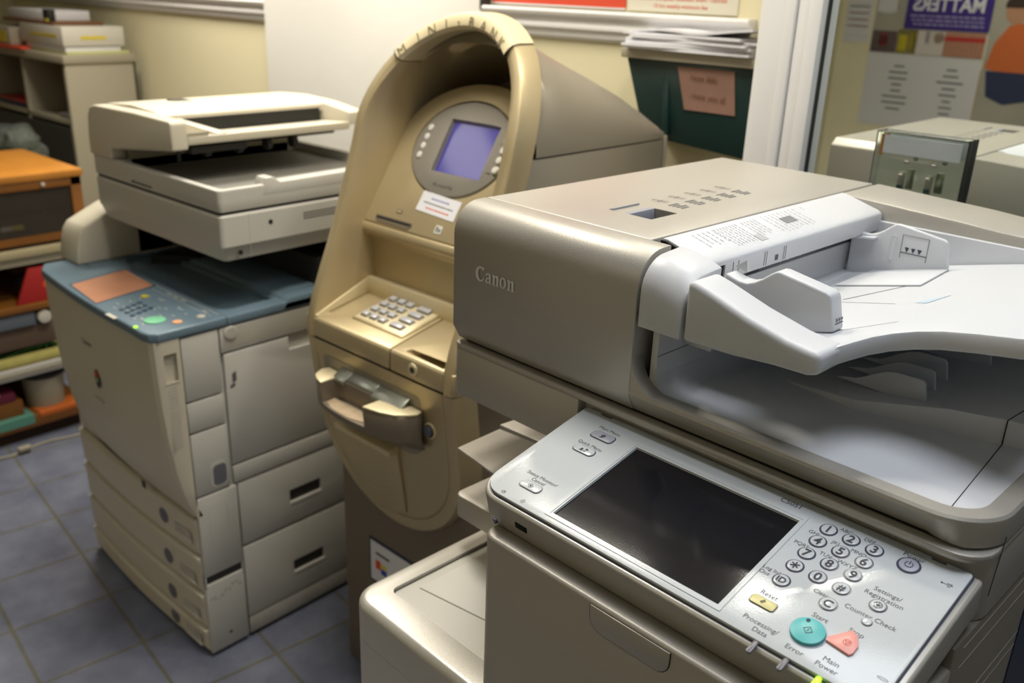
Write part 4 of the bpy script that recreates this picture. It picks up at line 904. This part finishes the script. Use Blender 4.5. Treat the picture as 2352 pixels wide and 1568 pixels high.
# acrylic holder on the mirror
ac=thing('acrylic_holder','clear acrylic panel with two metal clips mounted on the mirror','holder'); wplace(ac)
b=MB().box(-.523,-.386,-.316,-.314,1.206,1.298,clear,r=.0004); b.box(-.523,-.521,-.316,-.3005,1.206,1.298,clear); b.box(-.523,-.386,-.316,-.3005,1.296,1.298,clear); b.build('clear_panel',ac)
MB().box(-.3875,-.3850,-.3165,-.3005,1.200,1.299,black).build('dark_edge',ac)
clipm=mat('steel_clip',(.35,.36,.28),.25,metal=.8)
for x in (-.473,-.432):
    b=MB(); b.box(x-.005,x+.005,-.321,-.3165,1.215,1.243,clipm,r=.001); b.box(x-.0035,x+.0035,-.325,-.320,1.233,1.242,chrome,r=.001); b.box(x-.0035,x+.0035,-.324,-.320,1.217,1.223,dgreen)
    b.build('spring_clip',ac)
    b=MB().cyl((x+.003,-.316,1.258),(0,-1,0),.004,.003,chrome,16,bev=.001); b.build('screw',ac)
tag(wplace(MB().box(-.512,-.396,-.3135,-.3115,1.266,1.292,paper).box(-.516,-.511,-.3135,-.311,1.262,1.293,oak).build('paper_strip')),'white paper strip behind the clear acrylic panel','paper')

# posters on the wall behind the photographer (seen in the mirror)
def bakew(b):
    b.v=[(.0096+.872*x,y,.1894+.872*z) for x,y,z in b.v]; return b
def FW(x,z,y=-2.818): return Matrix.Translation((x,y,z))@Matrix.Rotation(R(180),4,'Z')@Matrix.Rotation(R(90),4,'X')
def pb(b,x0,x1,z0,z1,m,d=.001): b.box(x0,x1,-2.8195,-2.8195+d,z0,z1,m)
b=MB(); pb(b,-1.962,-1.432,.92,1.70,lightp,.001)
pb(b,-1.958,-1.434,1.256,1.70,grey_p,.0015)
pb(b,-1.95,-1.86,1.44,1.52,lightp,.0018); b.shape([arc(0,0,.05,0,360,20,.03)[:-1]],lightp,FW(-1.90,1.46,-2.8180)); 
pb(b,-1.957,-1.835,1.258,1.355,mat('printed_dark_crowd',(.10,.07,.07),.6,var=.5,vscale=40),.002); b.shape([arc(0,0,.024,0,360,18,.03)[:-1]],mat('printed_red_fruit',(.5,.02,.02),.6),FW(-1.90,1.315,-2.8175))
pb(b,-1.833,-1.74,1.258,1.365,mat('printed_field',(.20,.16,.05),.6,var=.5,vscale=40),.002); b.shape([rrect(-.02,.02,-.045,.035,.01)],yel_p,FW(-1.805,1.31,-2.8175)); b.shape([rrect(-.012,.012,-.04,.04,.008)],yel_p,FW(-1.76,1.315,-2.8175))
pb(b,-1.738,-1.615,1.258,1.365,mat('printed_white_room',(.55,.50,.46),.6,var=.1),.002); b.shape([rrect(-.012,.012,-.02,.03,.006)],navy_p,FW(-1.69,1.33,-2.8175)); b.shape([arc(0,0,.025,0,360,16)[:-1]],mat('printed_orange',(.5,.22,.04),.6),FW(-1.64,1.335,-2.8175))
pb(b,-1.613,-1.436,1.258,1.365,mat('printed_red_curtain',(.40,.20,.13),.6,var=.3,vscale=60),.002); pb(b,-1.613,-1.436,1.325,1.345,mat('printed_red_band',(.42,.03,.02),.6),.0023)
for k in range(9): pb(b,-1.605+k*.019,-1.602+k*.019,1.262,1.322,mat('printed_stripe',(.30,.12,.07),.6) if k==0 else bpy.data.materials['printed_stripe'],.0023)
pb(b,-1.812,-1.430,1.369,1.70,purple,.0026)
b.text('MATTERS',FW(-1.625,1.452,-2.8168),.083,paper,bold=.025,sx=.92)
random.seed(2)
for k in range(3):
    x=-1.79+.01*k
    while x<-1.47: 
        w=random.uniform(.010,.035); b.box(x,min(x+w,-1.455),-2.8172,-2.8168,1.424-k*.018,1.431-k*.018,mat('pale_violet_ink',(.35,.30,.50),.6) if 'pale_violet_ink' not in bpy.data.materials else bpy.data.materials['pale_violet_ink']); x+=w+.006
for cx,ww in ((-1.555,(.05,.07,.12,.06,.08,.04,.06,.05)),(-1.80,(.05,.09,.09,.05,.05,.12,.12,.07))):
    for k,w in enumerate(ww): b.box(cx-w/2,cx+w/2,-2.8188,-2.8184,1.195-k*.028,1.203-k*.028,ink2)
wplace(tag(bakew(b).build('information_poster'),'poster with purple banner, photo collage and white text area, seen in the mirror','poster'))
# photo poster with the child
b=MB(); pb(b,-1.428,-1.05,.915,1.70,grey_p,.001)
b.shape([[(-.18,-.3),(.2,-.3),(.2,.02),(-.18,.08)]],tan_p,FW(-1.24,1.19,-2.8187))
cM=FW(-1.33,1.30,-2.8182)
b.shape([[(-.10,.02),(-.06,.10),(-.02,.12),(.03,.10),(.07,.02),(.08,-.09),(-.09,-.10)]],orange_p,cM@Matrix.Rotation(R(6),4,'Z'))
b.shape([arc(.0,.165,.046,0,360,20,.055)[:-1]],flesh,cM@Matrix.Translation((0,0,.0002))); b.shape([arc(.0,.185,.052,-10,190,14,.05)],hair,cM@Matrix.Translation((0,0,.0004)))
b.shape([[(-.08,.04),(-.05,.06),(-.12,-.03),(-.155,-.02)]],flesh,cM@Matrix.Translation((0,0,.0003)))
b.shape([[(-.10,-.09),(.08,-.09),(.06,-.20),(-.02,-.23),(-.14,-.20)]],navy_p,cM@Matrix.Translation((0,0,.0002)))
b.shape([[(-.16,-.02),(-.10,.01),(-.09,-.06),(-.15,-.08)]],mat('printed_teal_toy',(.12,.30,.32),.6),cM@Matrix.Translation((0,0,.0005)))
wplace(tag(bakew(b).build('photo_poster'),'photo poster of a child in orange, seen at the right edge of the mirror','poster'))
b=MB(); pb(b,-2.105,-1.975,1.295,1.62,lightp,.0012)
for k in range(3): b.box(-2.09,-1.99,-2.8187,-2.8183,1.365+k*.030,1.373+k*.030,mat('faded_red_ink',(.5,.25,.2),.7) if k==0 else bpy.data.materials['faded_red_ink'])
b.box(-2.09,-1.99,-2.8187,-2.8183,1.455,1.462,ink2); b.box(-2.105,-1.975,-2.8187,-2.8183,1.325,1.326,ink2)
wplace(tag(bakew(b).build('notice_sheet'),'white notice sheet with red lines, seen in the mirror above the printer','notice'))

# ceiling lamps, some of them added fill
for i,(x,y,sx,sy,e,c) in enumerate(LAMPS):
    names=('small square ceiling lamp above the mirror','square ceiling lamp over the wooden cabinet corner','square ceiling lamp over the gold cash machine','square ceiling lamp over the taupe copier near the window','added fill lamp over the old copier and pigeonhole cabinet','added fill lamp near the poster wall','added fill lamp close to the white wall panel')
    t=thing('ceiling_or_fill_lamp',names[i],'lamp',(x,y,CZ)); 
    b=MB(); b.box(-sx/2-.02,sx/2+.02,-sy/2-.02,sy/2+.02,-.028,0,trim_w,r=.004); b.build('lamp_housing',t)
    MB().box(-sx/2,sx/2,-sy/2,sy/2,-.032,-.027,lamp_m[i]).build('diffuser',t)

# ================================================================ LEFT: pigeonhole cabinet
CB=thing('pigeonhole_cabinet','grey open pigeonhole cabinet against the back wall, piled with papers and files','cabinet',(0,0,0))
x1=-3.75; y0,y1=1.56,1.845
b=MB()
b.box(x1-.022,x1,y0,y1,0,1.170,greycab,r=.002); b.box(-5.1,x1+.006,y0-.006,y1,1.150,1.182,greycab,r=.003)
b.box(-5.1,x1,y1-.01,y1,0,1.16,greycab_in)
for x in (-4.19,-4.62,-5.06): b.box(x,x+.02,y0+.004,y1,0,1.16,greycab,r=.001)
for z in (.915,.70,.47,.24,.02): b.box(-5.06,x1-.02,y0+.004,y1,z,z+.016,greycab)
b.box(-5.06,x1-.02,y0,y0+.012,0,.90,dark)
b.build('cabinet_body',CB)
def item(name,label,cat,mb,loc=(0,0,0),rz=0,group=None): return place(tag(mb.build(name),label,cat,group),loc,rz)
item('paper_stack','grey pile of papers in the pigeonhole nearest the old copier','papers',MB().box(-.13,-.02,0,.20,0,.018,mat('grey_papers',(.2,.18,.18),.8),r=.001).box(-.17,-.06,.01,.2,0,.008,yellowcloth),(x1-.03,y0+.02,.932))
item('folder','dark red and blue folder lying in the left pigeonhole','folder',MB().box(-.36,0,0,.22,.0,.02,navy,r=.002).box(-.36,0,0,.22,.021,.028,red,r=.002),(-4.20,y0+.015,.932))
random.seed(21)
b=MB()
for k in range(14):
    P=[]; cx,cy,cz=random.uniform(-.40,.0),random.uniform(-.05,.02),random.uniform(.0,.07); r0=random.uniform(.03,.055)
    ico=bmesh.new(); bmesh.ops.create_icosphere(ico,subdivisions=2,radius=r0)
    vs=[tuple(Vector(v.co)*(1+random.uniform(-.25,.25))+Vector((cx,cy,cz))) for v in ico.verts]; fs=[tuple(v.index for v in f.verts) for f in ico.faces]; ico.free(); b.add(vs,fs,crumple)
item('plastic_bag','crumpled clear plastic bag bulging from the lower pigeonhole','bag',b,(x1-.06,y0-.115,.80))
T_=1.1825
item('paper_stack','white and yellow sheets lying under the files on the grey cabinet','papers',MB().box(-.36,0,0,.25,0,.012,mat('yellow_green_paper',(.5,.5,.25),.8),r=.001).box(-.38,-.01,.0,.22,.012,.030,paper,r=.001),(x1-.01,y0+.02,T_))
item('card_folder','red folder poking out under the papers on the cabinet','folder',MB().box(-.40,0,-.02,.2,0,.010,redp,r=.001),(-4.10,y0+.0,T_),4)
item('file_box','white box file with a yellow label, topmost right on the cabinet','file',MB().box(-.40,0,0,.245,0,.072,offwhite,r=.002).box(-.30,-.05,-.001,0,.030,.042,label_y).box(.0,.001,.07,.17,.024,.038,label_y),(x1-.015,y0+.012,T_+.0315),0,'box files on the grey cabinet')
item('file_box','grey box file with a square yellow label at the left frame edge','file',MB().box(-.40,0,0,.245,0,.070,greycab,r=.002).box(-.17,-.03,-.001,0,.01,.055,label_y),(-4.20,y0-.02,T_+.012),0,'box files on the grey cabinet')
item('paper_stack','dark edged bundle lying across the white box file','papers',MB().box(-.50,0,0,.20,0,.012,brown_p,r=.001).box(-.5,-.12,.02,.2,.012,.05,paper,r=.002),(x1-.10,y0+.02,T_+.1045))
item('stapler','black and yellow tool lying on the topmost bundle','tool',MB().box(-.05,0,0,.03,0,.045,black,r=.003).box(-.03,.0,-.003,.0,.0,.012,label_y),(x1-.14,y0+.02,T_+.117))

# ================================================================ LEFT: orange wooden display cabinet
WC=thing('display_cabinet','orange wooden display cabinet with a dark glass front and open shelves','cabinet',(0,0,0))
X=-3.03; XB=-3.50; YF=1.262; YN=.20
b=MB(); b.box(XB,X+.008,YN,YF+.006,.866,.889,oak,r=.003); b.build('cabinet_top',WC)
b=MB(); b.box(X-.022,X,YN,YF,.838,.866,oak_d,r=.001); b.box(X-.03,X,YF-.035,YF,.06,.866,oak_d,r=.002); b.box(XB,X-.02,YF-.012,YF,.06,.866,oak_d)
b.box(XB,XB+.012,YN,YF,.06,.866,oak_d); b.box(XB,X,YN,YF-.03,.668,.690,oak_d); b.build('cabinet_frame',WC)
b=MB().box(X-.012,X-.008,YN,YF-.035,.690,.838,mat('dark_glass',(.06,.05,.04),.08,alpha=.45)); b.build('glass_door',WC)
MB().cyl((X,1.14,.853),(1,0,0),.006,.008,offwhite,12).build('door_knob',WC)
b=MB().box(XB,X+.004,YN,YF-.05,.628,.655,mat('cream_shelf_edge',(.36,.31,.19),.6),r=.002); b.box(XB,X-.01,YN,YF-.05,.600,.628,greycab); b.build('shelf',WC)
MB().box(XB,X,YN,YF-.12,.448,.470,oak_d,r=.001).build('shelf',WC)
b=MB().box(XB,X+.004,YN,YF-.11,.228,.262,mat('white_shelf_edge',(.40,.39,.36),.6),r=.002).box(X-.002,X+.007,YN,YF-.11,.240,.250,greycab); b.build('shelf',WC)
MB().box(XB,X+.004,YN,YF-.08,.045,.088,oak_d,r=.003).build('shelf',WC)
MB().box(XB+.03,X-.02,YN,YF-.1,.0,.047,mat('dark_plinth',(.03,.012,.004),.7)).build('plinth',WC)
item('desk_printer','dark machine with a pale label behind the glass of the wooden cabinet','machine',MB().box(-.40,-.03,0,.22,0,.055,black,r=.004).box(-.40,-.10,0,.2,.055,.10,dark,r=.006).box(-.0295,-.029,.02,.09,.02,.036,label_y).box(-.029,-.0285,.02,.055,.022,.034,paper),(X,.985,.6905))
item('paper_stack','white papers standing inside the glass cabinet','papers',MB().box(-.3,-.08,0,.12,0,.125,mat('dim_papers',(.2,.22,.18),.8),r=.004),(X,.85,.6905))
b=MB(); b.prism([(0,0),(.20,0),(.14,.115),(.05,.115)],'x',-.012,0,red,r=.002); b.prism(arc(.07,.045,.042,0,360,20)[:-1],'x',-.08,-.02,black); b.shape([arc(.10,.055,.012,0,360,16)[:-1]],mat('orange_reflector',(.9,.1,.02),.3),Matrix.Translation((.0006,0,0))@Matrix(((0,0,1,0),(1,0,0,0),(0,1,0,0),(0,0,0,1))))
item('warning_triangle','dark red triangular panel leaning on the wooden shelf','panel',b,(X-.01,1.01,.4705))
item('tape_dispenser','small white roll object at the edge of the wooden shelf','object',MB().cyl((0,0,.022),(1,0,0),.022,.03,offwhite,18,bev=.003),(X-.022,1.065,.3965+.0) if False else (X-.035,1.088,.3951))
item('storage_tray','grey blue tray on the white edged shelf','tray',MB().box(-.38,0,0,.40,0,.045,mat('grey_blue_tray',(.11,.13,.16),.5),r=.004),(X-.01,.66,.395))
struct_dummy=None
item('brown_box','flat brown box under the grey blue tray','box',MB().box(-.38,-.01,0,.465,0,.075,mat('brown_card',(.10,.065,.045),.8),r=.003),(X-.015,.66,.3195))
b=MB(); b.box(-.3,0,0,.36,0,.03,yellowcloth,r=.01)
for k in range(6): b.prism([(.14+k*.03,.031),(.20+k*.03,.031),(.24+k*.012,.052)],'x',-.05,-.03,leaf)
item('folded_cloth','yellow folded cloth with green leaf print on the white edged shelf','cloth',b,(X-.01,.80,.2625))
item('bucket','grey paint tin with a dark rim on the lowest shelf','tin',MB().cyl((0,0,0),(0,0,1),.060,.105,greycab,28,r2=.068).cyl((0,0,.1055),(0,0,1),.070,.018,black,28,bev=.003),(X-.085,1.075,.0885))
item('book','maroon bound book lying on the bottom shelf','book',MB().box(-.25,0,0,.30,0,.034,maroon,r=.002),(X-.02,.66,.1445),0)
item('paper_stack','white packet lying on the maroon book','papers',MB().box(-.22,0,0,.26,0,.032,paper,r=.002),(X-.01,.65,.179),0)
item('wooden_block','flat orange wooden box under the maroon book','box',MB().box(-.26,0,0,.32,0,.055,oak_d,r=.002),(X-.02,.66,.0888),0)
item('card_sheet','teal card sheet hanging over the bottom shelf edge','card',MB().box(-.1,.0,0,.30,0,.003,tealp).box(.0,.002,0,.30,-.028,.003,tealp),(X+.0045,.70,.0885))
item('card_sheet','orange card lying on the bottom shelf edge near the old copier','card',MB().box(-.08,.0,0,.14,0,.002,mat('orange_card',(.55,.13,.02),.7)).box(.0,.002,0,.14,-.012,.002,mat('orange_card2',(.55,.13,.02),.7)),(X+.0045,1.02,.0885))
# cable on the floor along the plinth
pts=[(-3.02+.02*math.sin(t*5),.60+t*.62,.004+.0) for t in [i/14 for i in range(15)]]+[(-2.86,1.235,.004),(-2.72,1.27,.004),(-2.6,1.3,.004)]
pts=[(-2.965+.012*math.sin(i*1.3),.62+i*.045,.0042) for i in range(13)]+[(-2.93,1.20,.0042),(-2.85,1.25,.0042)]
item('power_cable','thin grey cable lying on the floor beside the wooden cabinet','cable',MB().tube(pts,.004,greycab,8))
item('cable_clip','small grey plug lying on the cable on the floor','plug',MB().box(-.012,.012,-.02,.02,0,.014,greycab,r=.003),(-2.955,.93,.0085))
